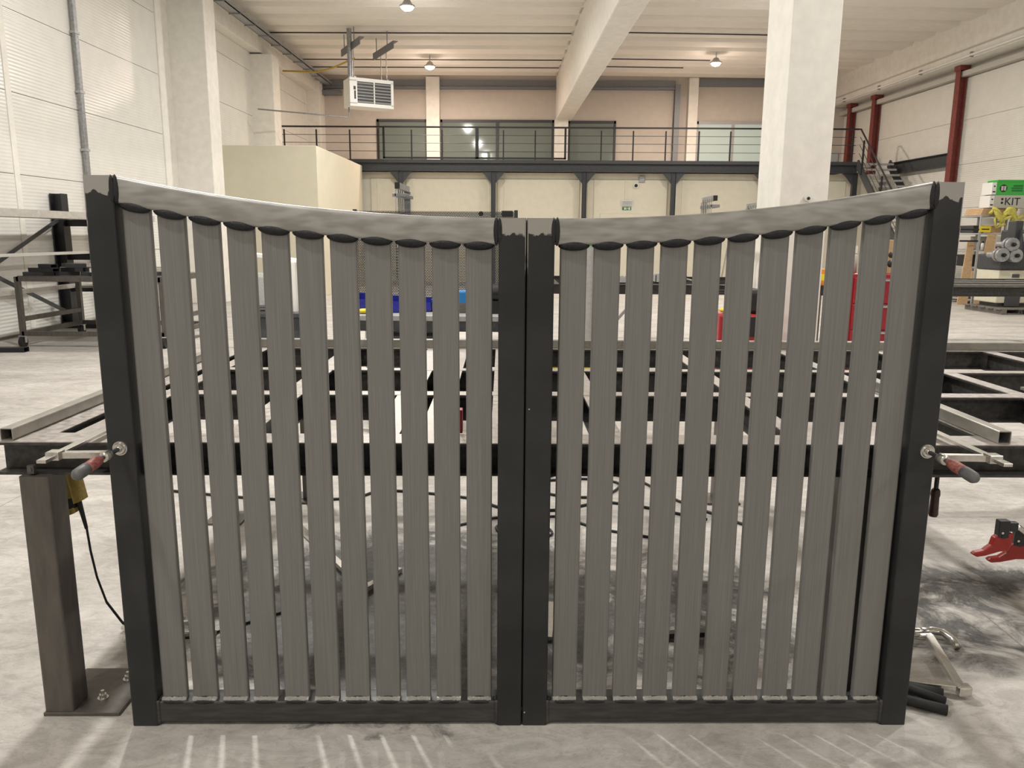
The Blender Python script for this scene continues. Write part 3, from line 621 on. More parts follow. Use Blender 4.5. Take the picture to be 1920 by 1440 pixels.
t = thing('floor_clamp', 'short bright steel C-clamp arm lying behind the right post', 'clamp', (1.5, 2.75, 0))
m = MB(); eye_plate(m, (.02, .03, .02), (1, .1, 0)); obj('eye', m, m_chrome, t)
obj('frame', MB().path([(.04, .03, .022), (.08, .035, .024), (.115, .02, .024), (.125, -.03, .022), (.12, -.07, .014)], .015, 8), m_chrome, t)
for k, (a, b, c, lab) in enumerate([((1.25, 2.42, .02), (1.4, 2.36, .022), .018, 'dark grip lying on the floor under the bright clamp'), ((1.22, 2.38, .045), (1.385, 2.32, .02), .016, 'dark hose end on the floor, middle of three'), ((1.22, 2.34, .02), (1.37, 2.275, .018), .017, 'dark hose end on the floor nearest the gate')]):
    tag(obj('clamp_grip', MB().path([(0, 0, 0), (.3*(b[0]-a[0]), .2*(b[1]-a[1]), .0), (b[0]-a[0], b[1]-a[1], b[2]-a[2])], c, 10), m_rubber, loc=a), lab, 'grip')
for k, (x, y, lab) in enumerate([(-1.5, 2.735, 'small steel clamp pad behind the left post, farther one'), (-1.455, 2.655, 'small steel clamp pad behind the left post, nearer one')]):
    t = thing('floor_clamp', lab, 'clamp', (x, y, 0)); m = MB(); eye_plate(m, (0, 0, .012), (1, .1, 0), .036); obj('eye', m, m_chrome, t)
    obj('frame', MB().path([(.02, 0, .016), (.1, .02, .016), (.3, .06, .014)], .01, 8), m_chrome, t)
# yellow grinder hanging behind the left leg
t = thing('angle_grinder', 'yellow angle grinder hanging under the table behind the left leg', 'grinder', g2w(-1.44, .22, .7), GA)
t.scale = (.62, .8, 1)
obj('motor_body', MB().prism(rrect(.055, .06, .018, 4), (.0, .0, .085), (.035, .0, -.045)), m_yellow, t)
obj('grip_body', MB().prism(rrect(.024, .05, .008, 3), (-.038, -.01, .085), (-.022, -.01, -.035)), m_yellow, t)
obj('gear_head', MB().box(-.035, .015, -.03, .03, .06, .1), m_black, t, bevel=.01)
obj('neck', MB().prism(rrect(.045, .05, .015, 3), (-.012, 0, -.035), (-.008, 0, -.068)), m_black, t)
obj('end_cap', MB().prism(rrect(.06, .05, .02, 4), (-.012, 0, -.068), (-.008, 0, -.086)), m_yellow, t)
obj('cord_boot', MB().cyl((.024, 0, -.045), (.05, 0, -.14), .013, .008, 10), m_rubber, t)
obj('power_cord', MB().path([(.05, 0, -.13), (.052, .01, -.22), (.058, .03, -.32), (.075, .06, -.42), (.11, .12, -.52), (.16, .2, -.6), (.24, .32, -.672), (.4, .4, -.694), (.9, .7, -.694)], .0055, 8), m_rubber, t)
# ------------------------------------------------------------------ left side: storage rack and cart
t = thing('storage_rack', 'black steel cantilever rack with cross bracing against the left wall', 'rack', (-7.29, 12.4, 0))
for y in (0, -3.6):
    u = obj('upright', MB().ibeam((0, y, 0), (0, y, 2.1), .18, .18, .012, .01, up=(1, 0, 0)), m_black, t)
    obj('foot', MB().box(-.09, 1.05, y-.09, y+.09, 0, .1), m_black, u)
    for z in (1.65, 1.13, .63): obj('arm', MB().ibeam((.09, y, z), (1.05, y, z), .1, .08), m_black, u)
obj('brace', MB().bar((.02, -.1, 1.7), (.02, -3.5, .35), .012, .06), m_dark, t)
obj('brace', MB().bar((.04, -.1, .25), (.04, -3.5, 1.62), .012, .06), m_dark, t)
lb = ['bright steel tube on the top arms of the black rack, wall side', 'bright steel tube on the top arms of the black rack, second from the wall', 'bright steel tube on the top arms of the black rack, third from the wall', 'bright steel tube on the top arms of the black rack, aisle side']
for k in range(4): tag(obj('steel_tube', MB().rtube((0, -4.2, .05), (0, 1.6, .05), .1, .1, .004), m_tubeb, loc=(-7.02+.14*k, 12.4, 1.7)), lb[k], 'steel tube', 'tubes on the storage rack')
tag(obj('timber_batten', MB().rtube((0, -4.2, .02), (0, 1.2, .02), .06, .04, .004), m_greyc, loc=(-6.9, 12.4, 1.18)), 'thin pale batten on the middle arms of the black rack', 'batten')
tag(obj('steel_tube', MB().rtube((0, -4.2, .03), (0, .9, .03), .06, .06, .004), m_tubeb, loc=(-6.85, 12.4, .68)), 'bright steel tube on the lowest arms of the black rack', 'steel tube')
tag(obj('steel_plate', B(-.45, .4, -.6, .8, 0, .03), m_tube, loc=(-6.4, 12.4, .68)), 'flat steel plate on the lowest arm of the black rack', 'steel plate')
tag(obj('wall_angle', MB().box(0, .3, -.04, .04, 0, .06).box(.22, .3, -.03, .03, -.25, 0), m_black, loc=(-6.45, 12.2, 1.55)), 'black bracket hanging from the top arm of the rack', 'bracket')
tag(obj('box_tube', MB().rtube((-1.6, 0, .03), (0, .12, .03), .12, .06, .004), m_black, loc=(-6.35, 9.65, 0)), 'dark rectangular tube lying on the floor at the far left', 'steel tube')
ct = thing('steel_cart', 'grey steel trolley on castors loaded with offcuts', 'cart', (-5.7, 10.9, 0))
cx0, cx1, cy0, cy1 = -.95, .95, -.7, .7
for x in (cx0, cx1):
    for y in (cy0, cy1):
        obj('leg', B(x-.03, x+.03, y-.03, y+.03, .15, .93), m_leg, ct)
        c_ = obj('castor', MB().cyl((x-.025, y-.02, .07), (x+.025, y-.02, .07), .07, n=18), m_rubber, ct)
        obj('fork', MB().box(x-.04, x-.03, y-.035, y+.01, .06, .15).box(x+.03, x+.04, y-.035, y+.01, .06, .15).box(x-.045, x+.045, y-.04, y+.04, .14, .155), m_chrome, c_)
    obj('end_rail', B(x-.025, x+.025, cy0, cy1, .34, .4), m_leg, ct)
for z in (.15, .87):
    obj('rail', B(cx0, cx1, cy0-.03, cy0+.03, z, z+.06), m_leg, ct); obj('rail', B(cx0, cx1, cy1-.03, cy1+.03, z, z+.06), m_leg, ct)
    obj('rail', B(cx0-.03, cx0+.03, cy0, cy1, z, z+.06), m_leg, ct); obj('rail', B(cx1-.03, cx1+.03, cy0, cy1, z, z+.06), m_leg, ct)
obj('deck', B(cx0, cx1, cy0, cy1, .93, .94), m_leg, ct)
heap = []
for k in range(24):
    if k < 10: x, y, z = -6.42+.15*k, 10.32+.55*((k*.618) % 1), .94; h_ = .05
    else: x, y, z = heap[k-10]; x += .06; z += .051
    a = random.uniform(-.5, .5); L = random.uniform(.22, .42); heap.append((x, y, z))
    m = MB().rtube((-L/2, 0, .025), (L/2, 0, .025), .11, .05, .005) if k % 3 else MB().box(-L/2, L/2, -.06, .06, 0, .05)
    tag(obj('offcut', m, [m_black, m_dark, m_black, m_tubeb][k % 4], loc=(x, y, z), rotz=a), 'dark steel offcut in the heap on the grey trolley', 'offcut', 'offcuts on the trolley')
# ------------------------------------------------------------------ workbench with perforated board
wb_ = thing('workbench', 'grey steel workbench seen through the left gate leaf', 'workbench', (-.66, 6.25, 0))
obj('worktop', B(-.7, .7, -.36, .36, .86, .9), m_ltgrey, wb_, bevel=.004)
obj('apron', B(-.68, .68, -.35, -.31, .78, .86), m_dark, wb_)
for x in (-.65, .65):
    for y in (-.32, .32): obj('leg', B(x-.03, x+.03, y-.03, y+.03, 0, .86), m_white, wb_)
cb_ = obj('drawer_cabinet', B(-.55, .05, -.3, .3, .05, .76), m_black, wb_, bevel=.01)
for k in range(4): obj('drawer', B(-.53, .03, -.315, -.3, .08+.17*k, .23+.17*k), m_dark, cb_)
# perforated sheet: honeycomb ring cells
pt = thing('perforated_board', 'dark perforated steel board standing on the back of the workbench', 'perforated board', (-.745, 6.63, .9))
W_, H_, pitch = 1.33, .8, .0135
v, f = [], []; R = pitch/math.sqrt(3)
rows = int(H_/(1.5*R)); cols = int(W_/pitch)
for j in range(rows):
    for i in range(cols):
        x = -W_/2+pitch*(i+.5+.5*(j % 2)); z = R+1.5*R*j; o = len(v)
        for q in (1.0, .52):
            for k in range(6):
                a = math.radians(90+60*k); v.append((x+R*q*math.cos(a), 0, z+R*q*math.sin(a)))
        for k in range(6): f.append((o+k, o+(k+1) % 6, o+6+(k+1) % 6, o+6+k))
o_ = obj('sheet', MB().add(v, f), m_dark, pt); sd = o_.modifiers.new('thickness', 'SOLIDIFY'); sd.thickness = .0015
obj('frame', MB().box(-W_/2-.02, -W_/2+.01, -.015, .015, 0, H_+.01).box(W_/2-.005, W_/2+.025, -.015, .015, 0, H_+.01), m_dark, pt)
obj('knob', MB().cyl((.385, -.02, H_-.02), (.385, .0, H_-.02), .02, n=16), m_black, pt)
obj('holder', MB().box(.555, .65, -.05, .0, H_-.045, H_+.005), m_black, pt, bevel=.006)
obj('notice', B(-.32, -.23, -.006, .0, .5, .66), m_white, pt)
def bin_(x, y, w, d, h, mt, lab):
    t = thing('storage_bin', lab, 'bin', (x, y, .9)); tk = .006
    obj('body', MB().box(-w/2, w/2, -d/2, d/2, 0, tk).box(-w/2, -w/2+tk, -d/2, d/2, 0, h).box(w/2-tk, w/2, -d/2, d/2, 0, h).box(-w/2, w/2, d/2-tk, d/2, 0, h).box(-w/2, w/2, -d/2, -d/2+tk, 0, h*.75), mt, t)
    obj('label_slot', B(-w*.25, w*.25, -d/2-.004, -d/2, h*.2, h*.5), mt, t)
bin_(-1.27, 6.2, .13, .2, .14, m_blue, 'dark blue open bin at the left end of the workbench')
bin_(-1.03, 6.2, .13, .2, .12, m_blue, 'dark blue open bin in the middle of the workbench')
bin_(-.79, 6.3, .12, .2, .1, m_blue, 'dark blue open bin beside the clamp on the workbench')
t = thing('tool_case', 'light blue plastic case on the workbench', 'case', (-.52, 6.2, .9))
obj('body', B(-.09, .09, -.08, .08, .0, .17), m_lblue, t, bevel=.01); obj('base', B(-.095, .095, -.085, .085, .0, .08), m_pallet, t, bevel=.006)
t = thing('bench_grinder', 'black bench grinder with a bright guard rim on the workbench', 'grinder', (-.24, 6.15, .9))
obj('motor', MB().cyl((-.1, 0, .16), (.1, 0, .16), .07, n=18).box(-.08, .08, -.06, .06, 0, .1), m_black, t)
for x in (-.14, .12): 
    g_ = obj('wheel', MB().cyl((x-.012, 0, .16), (x+.012, 0, .16), .12, n=24), m_black, t); obj('guard', MB().lathe((x-.02, 0, .16), (1, 0, 0), [(0, .125), (.005, .13), (.035, .13), (.04, .125)], 24), m_ltgrey, g_)
tag(obj('glove', MB().ell((0, 0, .02), (.05, .04, .02)).ell((.04, .0, .035), (.03, .02, .015)), m_yel2, loc=(-1.24, 6.02, .9)), 'yellow work glove at the left front of the workbench', 'glove')
# clamp racks with hanging bar clamps
def clamp_rack(x, y0, y1, z, n, lab, lab2, cap):
    t = thing('clamp_rack', lab, 'rack', (x, (y0+y1)/2, 0)); h = (y1-y0)/2
    obj('rail', MB().rtube((0, -h, z-.02), (0, h, z-.02), .04, .05, .003), m_galv, t)
    obj('stand', MB().box(-.03, .03, h-.06, h, .0, z-.045), m_galv, t); obj('foot', MB().box(-.2, .2, h-.1, h+.04, 0, .03).box(-.03, .03, -h, h, 0, .03), m_galv, t)
    obj('end_cap', MB().box(-.021, .021, -h-.01, -h, z-.046, z+.006), m_black, t)
    for k in range(n):
        yy = y0+.05+(y1-y0-.12)*k/(n-1)
        c = thing('bar_clamp', lab2+', '+['nearest', 'second nearest', 'middle', 'second farthest', 'farthest'][k], 'clamp', (x, yy, z-.05), 0, cap)
        obj('bar', B(-.028, -.02, -.012, .012, -.75, .0), m_chrome, c); obj('jaw', MB().box(-.05, .06, -.012, .012, -.06, -.03), m_galv, c, bevel=.003)
        obj('sliding_arm', MB().box(-.04, .07, -.01, .01, -.3, -.27), m_galv, c, bevel=.003); obj('handle', MB().cyl((.05, 0, -.27), (.05, 0, -.42), .014, n=10), m_handle_dk, c)
        obj('hook', MB().box(-.03, -.02, -.008, .008, -.01, .03), m_chrome, c)
clamp_rack(-1.07, 6.72, 7.3, 1.93, 5, 'galvanised rack of bar clamps rising behind the perforated board', 'bar clamp hanging on the rack behind the perforated board', 'clamps on the board rack')
clamp_rack(1.9, 8.0, 8.5, 1.905, 5, 'galvanised clamp rack left of the column, farther from it', 'bar clamp hanging on the rack farther from the column', 'clamps on the middle rack')
clamp_rack(2.65, 8.95, 9.5, 1.885, 5, 'galvanised clamp rack half hidden by the column', 'bar clamp hanging on the rack half hidden by the column', 'clamps on the column rack')
# ------------------------------------------------------------------ floor items seen between the slats
t = thing('band_saw', 'white metal-cutting saw machine seen through the left leaf', 'saw', (-2.68, 8.6, 0))
obj('cabinet', B(-.3, .3, -.25, .25, 0, .62), m_dark, t, bevel=.01); obj('column', B(.02, .2, -.12, .12, .62, 1.22), m_white, t, bevel=.02)
obj('table', B(-.34, .34, -.3, .3, .62, .67), m_dark, t, bevel=.01); obj('saw_head', MB().box(-.3, -.04, -.12, .15, .7, 1.08), m_ltgrey, t, bevel=.04)
obj('blade_guard', MB().bar((-.3, 0, 1.28), (.3, 0, 1.2), .1, .05), m_white, t, bevel=.01); obj('knob', MB().cyl((.1, -.12, 1.12), (.1, -.16, 1.12), .035, n=14), m_yel2, t)
t = thing('gas_cylinder', 'grey gas cylinder with green shoulder behind the right leaf', 'gas cylinder', (.76, 9.2, 0))
obj('body', MB().lathe((0, 0, 0), (0, 0, 1), [(0, .1), (.02, .115), (1.38, .115), (1.39, .115)], 20), m_ltgrey, t)
obj('shoulder', MB().lathe((0, 0, 1.38), (0, 0, 1), [(0, .116), (.05, .1), (.1, .06), (.12, .03), (.17, .025)], 20), m_green, t)
obj('valve', MB().cyl((0, 0, 1.54), (0, 0, 1.6), .02).cyl((-.05, 0, 1.57), (.05, 0, 1.57), .012), m_chrome, t)
t = thing('cable_drum', 'yellow cable drum with black cord on the floor behind the seam', 'cable drum', (.36, 7.0, 0))
obj('drum', MB().cyl((0, -.06, .32), (0, .06, .32), .12, n=20), m_rubber, t)
for y in (-.075, .06): obj('flange', MB().cyl((0, y, .32), (0, y+.015, .32), .2, n=24), m_yel2, t)
obj('stand', MB().path([(-.2, -.12, .01), (-.18, -.1, .3), (0, -.1, .62), (.18, -.1, .3), (.2, -.12, .01)], .014).path([(-.2, .12, .01), (-.18, .1, .3), (0, .1, .62), (.18, .1, .3), (.2, .12, .01)], .014), m_black, t)
tag(obj('yellow_case', MB().box(-.16, .16, -.1, .1, 0, .42), m_yel2, loc=(.62, 7.2, 0), bevel=.02), 'yellow plastic case on the floor beside the cable drum', 'case')
# second table behind
t2 = thing('welding_table', 'second dark steel beam table standing farther back', 'table', (.35, 9.75, 0), .02)
obj('front_beam', MB().ibeam((0, 0, .86), (8.6, 0, .86), .12, .1), m_beamdk, t2); obj('rear_beam', MB().ibeam((0, 2.0, .86), (8.6, 2.0, .86), .12, .1), m_beamdk, t2)
for k in range(8): obj('cross_beam', MB().ibeam((.06+.98*k, .05, .858), (.06+.98*k, 1.95, .858), .11, .08), m_beamdk, t2)
for x in (.5, 3.3, 8.4):
    for y in (0, 2.0): obj('leg', B(x-.05, x+.05, y-.05, y+.05, 0, .8), m_leg, t2)
obj('brace', MB().bar((.5, 0, .1), (1.1, 0, .8), .05, .03), m_ltgrey, t2)
for k in range(5):
    tag(obj('flat_bar', B(0, 2.6, -.04, .04, 0, .02), [m_tube, m_black, m_tube, m_dark, m_tube][k], loc=(4.5+.12*k, 10.0+.3*k, .92), rotz=.02-.02*k), ['bright', 'black', 'pale', 'dark', 'far pale'][k]+' flat steel bar lying on the second table', 'steel bar', 'bars on the second table')
for k, (x, y, z, lab) in enumerate([(1.1, 10.1, .08, 'steel parts box on the left end of the second table'), (1.9, 10.3, .1, 'grey steel parts box in the middle of the second table')]):
    tt = thing('parts_box', lab, 'box', (x, y, .92)); obj('body', MB().box(-.2, .2, -.15, .15, 0, .01).box(-.2, -.19, -.15, .15, 0, z).box(.19, .2, -.15, .15, 0, z).box(-.2, .2, -.15, -.14, 0, z).box(-.2, .2, .14, .15, 0, z), m_ltgrey, tt)
tt = thing('spray_box', 'orange and yellow carton on the second table by the column', 'box', (3.78, 9.95, .92))
obj('carton', B(-.15, .15, -.1, .1, 0, .2), m_orange, tt, bevel=.004); obj('band', B(-.152, .152, -.102, .102, .06, .14), m_yel2, tt)
tt = thing('machine_vice', 'dark machine vice on the second table near the column', 'vice', (3.75, 10.5, .92)); obj('base', B(-.15, .15, -.2, .2, 0, .1), m_black, tt, bevel=.02); obj('jaw', MB().box(-.12, .12, -.1, .0, .1, .4).box(-.12, .12, .06, .16, .1, .32), m_galv, tt, bevel=.01); obj('screw', MB().cyl((0, -.3, .2), (0, .1, .2), .025), m_chrome, tt)
# red welder and cabinet
t = thing('welding_machine', 'red welding machine on wheels left of the column', 'welder', (2.05, 7.5, 0))
obj('case', B(-.24, .24, -.3, .3, .12, .8), m_red, t, bevel=.02); obj('front_panel', B(-.2, .2, -.312, -.3, .6, .78), m_black, t)
for x in (-.24, .24): obj('wheel', MB().cyl((x-.03, .2, .12), (x+.03, .2, .12), .12, n=20), m_rubber, t)
obj('handle', MB().path([(-.2, .25, .8), (-.2, .3, .98), (.2, .3, .98), (.2, .25, .8)], .015), m_black, t)
obj('wire_feeder', B(.05, .22, -.2, .2, .8, 1.02), m_black, t, bevel=.03)
tag(obj('glove', MB().ell((0, 0, .03), (.08, .06, .03)).ell((.06, .02, .04), (.04, .03, .02)), m_yel2, loc=(1.92, 7.35, .8)), 'yellow work glove on top of the red welding machine', 'glove')
t = thing('tool_cabinet', 'red drawer cabinet seen through the right end of the gate', 'cabinet', (2.96, 6.65, 0))
obj('body', B(-.29, .29, -.22, .22, .08, 1.22), m_red, t, bevel=.01)
for k in range(5): 
    d_ = obj('drawer', B(-.27, .27, -.235, -.22, .12+.215*k, .325+.215*k), m_red, t, bevel=.005); obj('pull', B(-.2, .2, -.25, -.235, .3+.215*k, .315+.215*k), m_ltgrey, d_)
for x in (-.22, .22):
    for y in (-.16, .16): obj('castor', MB().cyl((x-.02, y, .04), (x+.02, y, .04), .04, n=14), m_rubber, t)
t = thing('carton', 'brown cardboard carton on top of the red cabinet', 'box', (3.05, 6.62, 1.22)); obj('body', B(-.16, .16, -.15, .15, 0, .27), m_card, t, bevel=.004)
obj('ring_print', MB().lathe((-.06, -.151, .08), (0, 1, 0), [(0, .03), (.002, .03)], 20).lathe((-.06, -.151, .15), (0, 1, 0), [(0, .025), (.002, .025)], 20), m_black, t)
t = thing('spray_can', 'white spray can on the left of the red cabinet top', 'spray can', (2.72, 6.55, 1.22)); obj('can', MB().lathe((0, 0, 0), (0, 0, 1), [(0, .03), (.14, .033), (.16, .02)], 14), m_greyc, t); obj('cap', MB().cyl((0, 0, .16), (0, 0, .22), .026, n=14), m_white, t)
# step ladder by the office front
t = thing('step_ladder', 'aluminium step ladder standing before the office front', 'ladder', (6.1, 22.8, 0))
for x in (-.25, .25):
    obj('rail', MB().bar((x*1.2, -.4, 0), (x*.7, 0, 1.75), .05, .02), m_chrome, t); obj('rear_rail', MB().bar((x*1.2, .5, 0), (x*.7, .03, 1.75), .04, .02), m_chrome, t)
for k in range(6): obj('step', MB().box(-.28+.02*k, .28-.02*k, -.38+.06*k, -.3+.06*k, .25+.25*k, .28+.25*k), m_chrome, t)
# cables on the floor behind the table
def cable(pts, lab, r=.008):
    P = [Vector((*p, r)) for p in pts]; q = []
    for i in range(len(P)-1):
        a, b, c, d = P[max(i-1, 0)], P[i], P[i+1], P[min(i+2, len(P)-1)]
        for k in range(6):
            s_ = k/6; q.append(.5*((2*b)+(c-a)*s_+(2*a-5*b+4*c-d)*s_*s_+(3*b-a-3*c+d)*s_**3))
    q.append(P[-1]); o = q[0].copy(); o.z = 0
    tag(obj('floor_cable', MB().path([x-o for x in q], r, 6), m_rubber, loc=o), lab, 'cable')
cable([(-2.2, 4.4), (-1.5, 4.25), (-1, 4.27), (-.8, 4.42), (-.3, 4.3), (-.1, 4.14), (.2, 4.12), (.52, 4.25), (1.0, 4.0)], 'black cable crossing the floor under the far side of the table')
cable([(.0, 4.6), (.37, 4.69), (.6, 4.6), (.45, 4.35), (.15, 4.4), (.1, 4.62), (.35, 4.85), (.7, 4.7), (.9, 4.3), (1.2, 3.9)], 'looped black cable on the floor behind the gate seam')
cable([(-.36, 3.85), (-.1, 4.0), (.1, 3.9), (.15, 3.75), (-.05, 3.72), (-.12, 3.88), (.18, 4.02), (.4, 3.85), (.75, 3.7)], 'black cable coil nearest the gate seam', .007)
for k, (a, b, lab) in enumerate([((-1.16, 3.82), (-.75, 3.2), 'bright flat bar lying on the floor under the table, left one'), ((-.55, 3.3), (-.7, 3.0), 'short bright bar lying on the floor under the table'), ((.105, 2.7), (.125, 2.95), 'thin bright bar on the floor right of the gate seam'), ((.5, 2.74), (.75, 2.735), 'dark square bar on the floor behind the right leaf')]):
    tag(obj('floor_bar', MB().bar((0, 0, .012), (b[0]-a[0], b[1]-a[1], .03), .03, .02), m_black if k == 3 else m_chrome, loc=(*a, 0)), lab, 'steel bar')
# ------------------------------------------------------------------ right side: shelf, cartons, bending machine
t = thing('shelving_unit', 'grey steel shelf loaded with supplies against the right wall', 'shelf', (10.72, 18.9, 0), TR)
for x in (-.3, .3):
    for y in (-.5, .5): obj('upright', B(x-.02, x+.02, y-.02, y+.02, 0, 2.06), m_ltgrey, t)
for z in (.12, .44, .87, 1.26, 1.64, 2.04): obj('shelf', B(-.31, .31, -.51, .51, z-.03, z), m_ltgrey, t)
obj('side_rod', MB().cyl((-.75, -.5, 1.72), (-.3, -.5, 1.72), .02).cyl((-.75, -.5, 1.46), (-.3, -.5, 1.46), .02), m_black, t)
obj('shelf_label', B(-.29, .08, -.525, -.52, 1.82, 1.98), m_greyc, t); o_ = obj('shelf_label', B(-.33, -.06, -.53, -.522, 1.66, 1.8), m_yel2, t); obj('label_print', MB().box(-.28, -.1, -.534, -.529, 1.715, 1.74), m_black, o_)
def sh(x, y, z): 
    c, s = math.cos(TR), math.sin(TR); return (10.72+c*x-s*y, 18.9+s*x+c*y, z)
for k, (x, z, mt, h, lab) in enumerate([(-.14, 1.26, m_white, .2, 'white bottle with dark cap on the right shelf, left one'), (-.04, 1.26, m_ltgrey, .2, 'grey bottle with dark cap on the right shelf'), (.1, 1.26, m_white, .22, 'pale jar beside the bottles on the right shelf')]):
    tt = thing('bottle', lab, 'bottle', sh(x, -.42, z)); obj('body', MB().lathe((0, 0, 0), (0, 0, 1), [(0, .035), (.13, .038), (.16, .02)], 12), mt, tt); obj('cap', MB().cyl((0, 0, .16), (0, 0, h), .025, n=12), m_black, tt)
tag(obj('rope_bundle', MB().path([(.05*math.cos(a*.9), .02*math.sin(a*1.3), .06+.05*math.sin(a*.9)) for a in range(24)], .012, 6), mat('pink_rope', (.55, .12, .2), .8), loc=sh(.22, -.45, 1.27)), 'pink rope bundle on the right shelf', 'rope')
tt = thing('carton', 'open brown carton tilted on the upper right shelf', 'box', sh(.1, -.35, 1.65), .2); obj('body', B(-.14, .14, -.1, .1, 0, .16), m_card, tt); obj('flap', MB().add([(-.24, -.12, .17), (.16, -.12, .26), (.16, .08, .26), (-.24, .08, .17), (-.24, -.12, .175), (.16, -.12, .265), (.16, .08, .265), (-.24, .08, .175)], [(0, 1, 2, 3), (7, 6, 5, 4), (0, 4, 5, 1), (1, 5, 6, 2), (2, 6, 7, 3), (3, 7, 4, 0)]), m_card, tt)
tag(obj('carton', MB().box(-.2, .06, -.15, .15, 0, .33).box(-.1, -.06, -.154, -.15, .22, .28), m_card, loc=sh(-.08, -.33, .45), bevel=.004), 'small closed brown carton low on the right shelf', 'box')
for k, (x, z, w_, h_, mt, lab) in enumerate([(.02, 1.645, .5, .17, m_dark, 'dark box at the back of the upper right shelf'), (-.02, 1.265, .5, .3, m_greyc, 'pale grey box behind the bottles on the right shelf'), (.02, .875, .5, .26, m_black, 'black box behind the papers on the right shelf'), (.14, .445, .26, .3, m_dark, 'dark box beside the small carton on the right shelf'), (.0, .125, .5, .24, m_pallet, 'brown box on the lowest right shelf')]):
    tt = thing('storage_box', lab, 'box', sh(x, .05 if k < 3 else -.1, z+.002), TR); obj('body', B(-w_/2, w_/2, -.2, .3, 0, h_), mt, tt, bevel=.008); obj('lid', B(-w_/2-.005, w_/2+.005, -.205, .305, h_-.04, h_), mt, tt)
tag(obj('paper_stack', MB().box(-.1, .15, -.12, .12, 0, .03).box(-.08, .13, -.1, .1, .03, .05), m_white, loc=sh(.08, -.36, .872)), 'pale stack of papers on the right shelf', 'papers')
tag(obj('plywood_board', MB().bar((0, 0, .005), (.16, .03, 1.62), .2, .018, up=(0, 1, 0)), m_wood, loc=sh(-.2, -.58, 0)), 'plywood board leaning on the front of the right shelf', 'board')
tag(obj('plywood_board', MB().add([(-.12, 0, 0), (.12, 0, 0), (.2, .15, 1.45), (.05, .15, 1.45), (-.12, .03, 0), (.12, .03, 0), (.2, .18, 1.45), (.05, .18, 1.45)], [(0, 1, 2, 3), (7, 6, 5, 4), (0, 4, 5, 1), (1, 5, 6, 2), (2, 6, 7, 3), (3, 7, 4, 0)]), m_wood, loc=sh(-.52, -.5, 0)), 'plywood board leaning against the left of the shelf', 'board')
for k in range(3): tag(obj('timber_board', B(-.32, .5, -.3, .3, 0, .05), m_wood, loc=sh(.02*k, -.2, 2.042+.052*k), rotz=TR), ['bottom', 'middle', 'top'][k]+' timber board in the pile on top of the shelf', 'board', 'boards on the shelf')
KY = 18.35
def carton(x0, x1, z0, z1, mt, lab, name='carton'):
    tt = thing(name, lab, 'box', ((x0+x1)/2, KY, z0)); w2 = (x1-x0)/2; h = z1-z0
    obj('body', B(-w2+.08, w2, 0, .42, 0, h), mt, tt, bevel=.006); e_ = obj('end_panel', B(-w2-.02, -w2+.08, -.005, .4, .01, h-.01), m_white, tt, bevel=.006)
    obj('print', MB().box(-w2+.015, -w2+.05, -.009, -.004, h*.62, h*.72).box(-w2+.0, -w2+.06, -.009, -.004, h*.2, h*.3), m_black, e_)
    return tt, w2, h
RX = Matrix.Rotation(math.radians(90), 4, 'X')
tt, w2, h = carton(10.6, 11.4, 2.2, 2.49, m_greyc, 'grey carton printed KIT on top of the shelf')
obj('print', MB().text('KIT', .24, Matrix.Translation((-.09, -.004, .07)) @ RX).cyl((-.14, -.005, .12), (-.14, .0, .12), .027, n=16).cyl((-.14, -.005, .2), (-.14, .0, .2), .027, n=16), m_black, tt)
tt, w2, h = carton(10.62, 11.42, 2.49, 2.78, m_green, 'green carton with a round book emblem on the grey carton')
e_ = obj('emblem', MB().cyl((-.16, -.004, .15), (-.16, .001, .15), .085, n=24), m_black, tt)
obj('book_print', MB().box(-.215, -.168, -.008, -.004, .1, .2).box(-.152, -.105, -.008, -.004, .1, .2), m_greyc, e_)
m_greend = mat('dark_green_print', (.015, .16, .03), .6)
obj('print', MB().box(.06, .27, -.004, 0, .185, .225).box(.02, .27, -.004, 0, .135, .17).box(.03, .27, -.004, 0, .08, .12), m_greend, tt)
obj('lid', B(-.3, .4, .0, .42, h, h+.05), m_green, tt, bevel=.01)
sl = thing('lifting_slings', 'tangled yellow-green lifting slings draped over the shelf front', 'slings', (10.95, 18.28, 1.9))
for k in range(10):
    x = -.26+.05*k; pts = [(x-.12+.3*i/9+.04*math.sin(i*1.3+k), -.02+.03*math.sin(i+k), .18+.12*math.sin(i*.55+k*.9)-.02*i*(k % 2)) for i in range(10)]
    obj('sling', MB().path(pts, .036, 7), m_sling, sl)
obj('sling', MB().path([(-.2, 0, .2), (-.26, -.02, .05), (-.2, 0, -.14), (-.1, 0, -.1), (-.06, 0, .15)], .026, 7), m_sling, sl)
# section bending machine
b_ = thing('bending_machine', 'three-roll bending machine with cream cabinet and dark head on a pallet', 'machine', (10.15, 16.6, .2), .05)
obj('cabinet', B(-.38, .7, -.25, .5, 0, .68), m_offwhite, b_, bevel=.02); obj('pedestal', B(-.3, .55, -.2, .4, -.08, 0), m_dark, b_)
obj('access_panel', B(-.2, .12, -.262, -.25, -.06, .16), m_grille, b_); obj('access_panel', B(-.22, .12, -.262, -.25, .34, .47), m_grille, b_); obj('access_panel', B(-.1, .05, -.262, -.25, .53, .6), m_grille, b_)
obj('lower_housing', B(-.4, .75, -.28, .5, .68, 1.0), m_dark, b_, bevel=.03); obj('upper_housing', MB().box(.05, .75, -.22, .5, 1.0, 1.5), m_dark, b_, bevel=.03)
obj('control_panel', B(.22, .6, -.235, -.22, 1.08, 1.42), m_steelblue, b_); obj('hydraulic_column', B(-.05, .12, -.1, .15, 1.3, 1.68), m_dark, b_, bevel=.02)
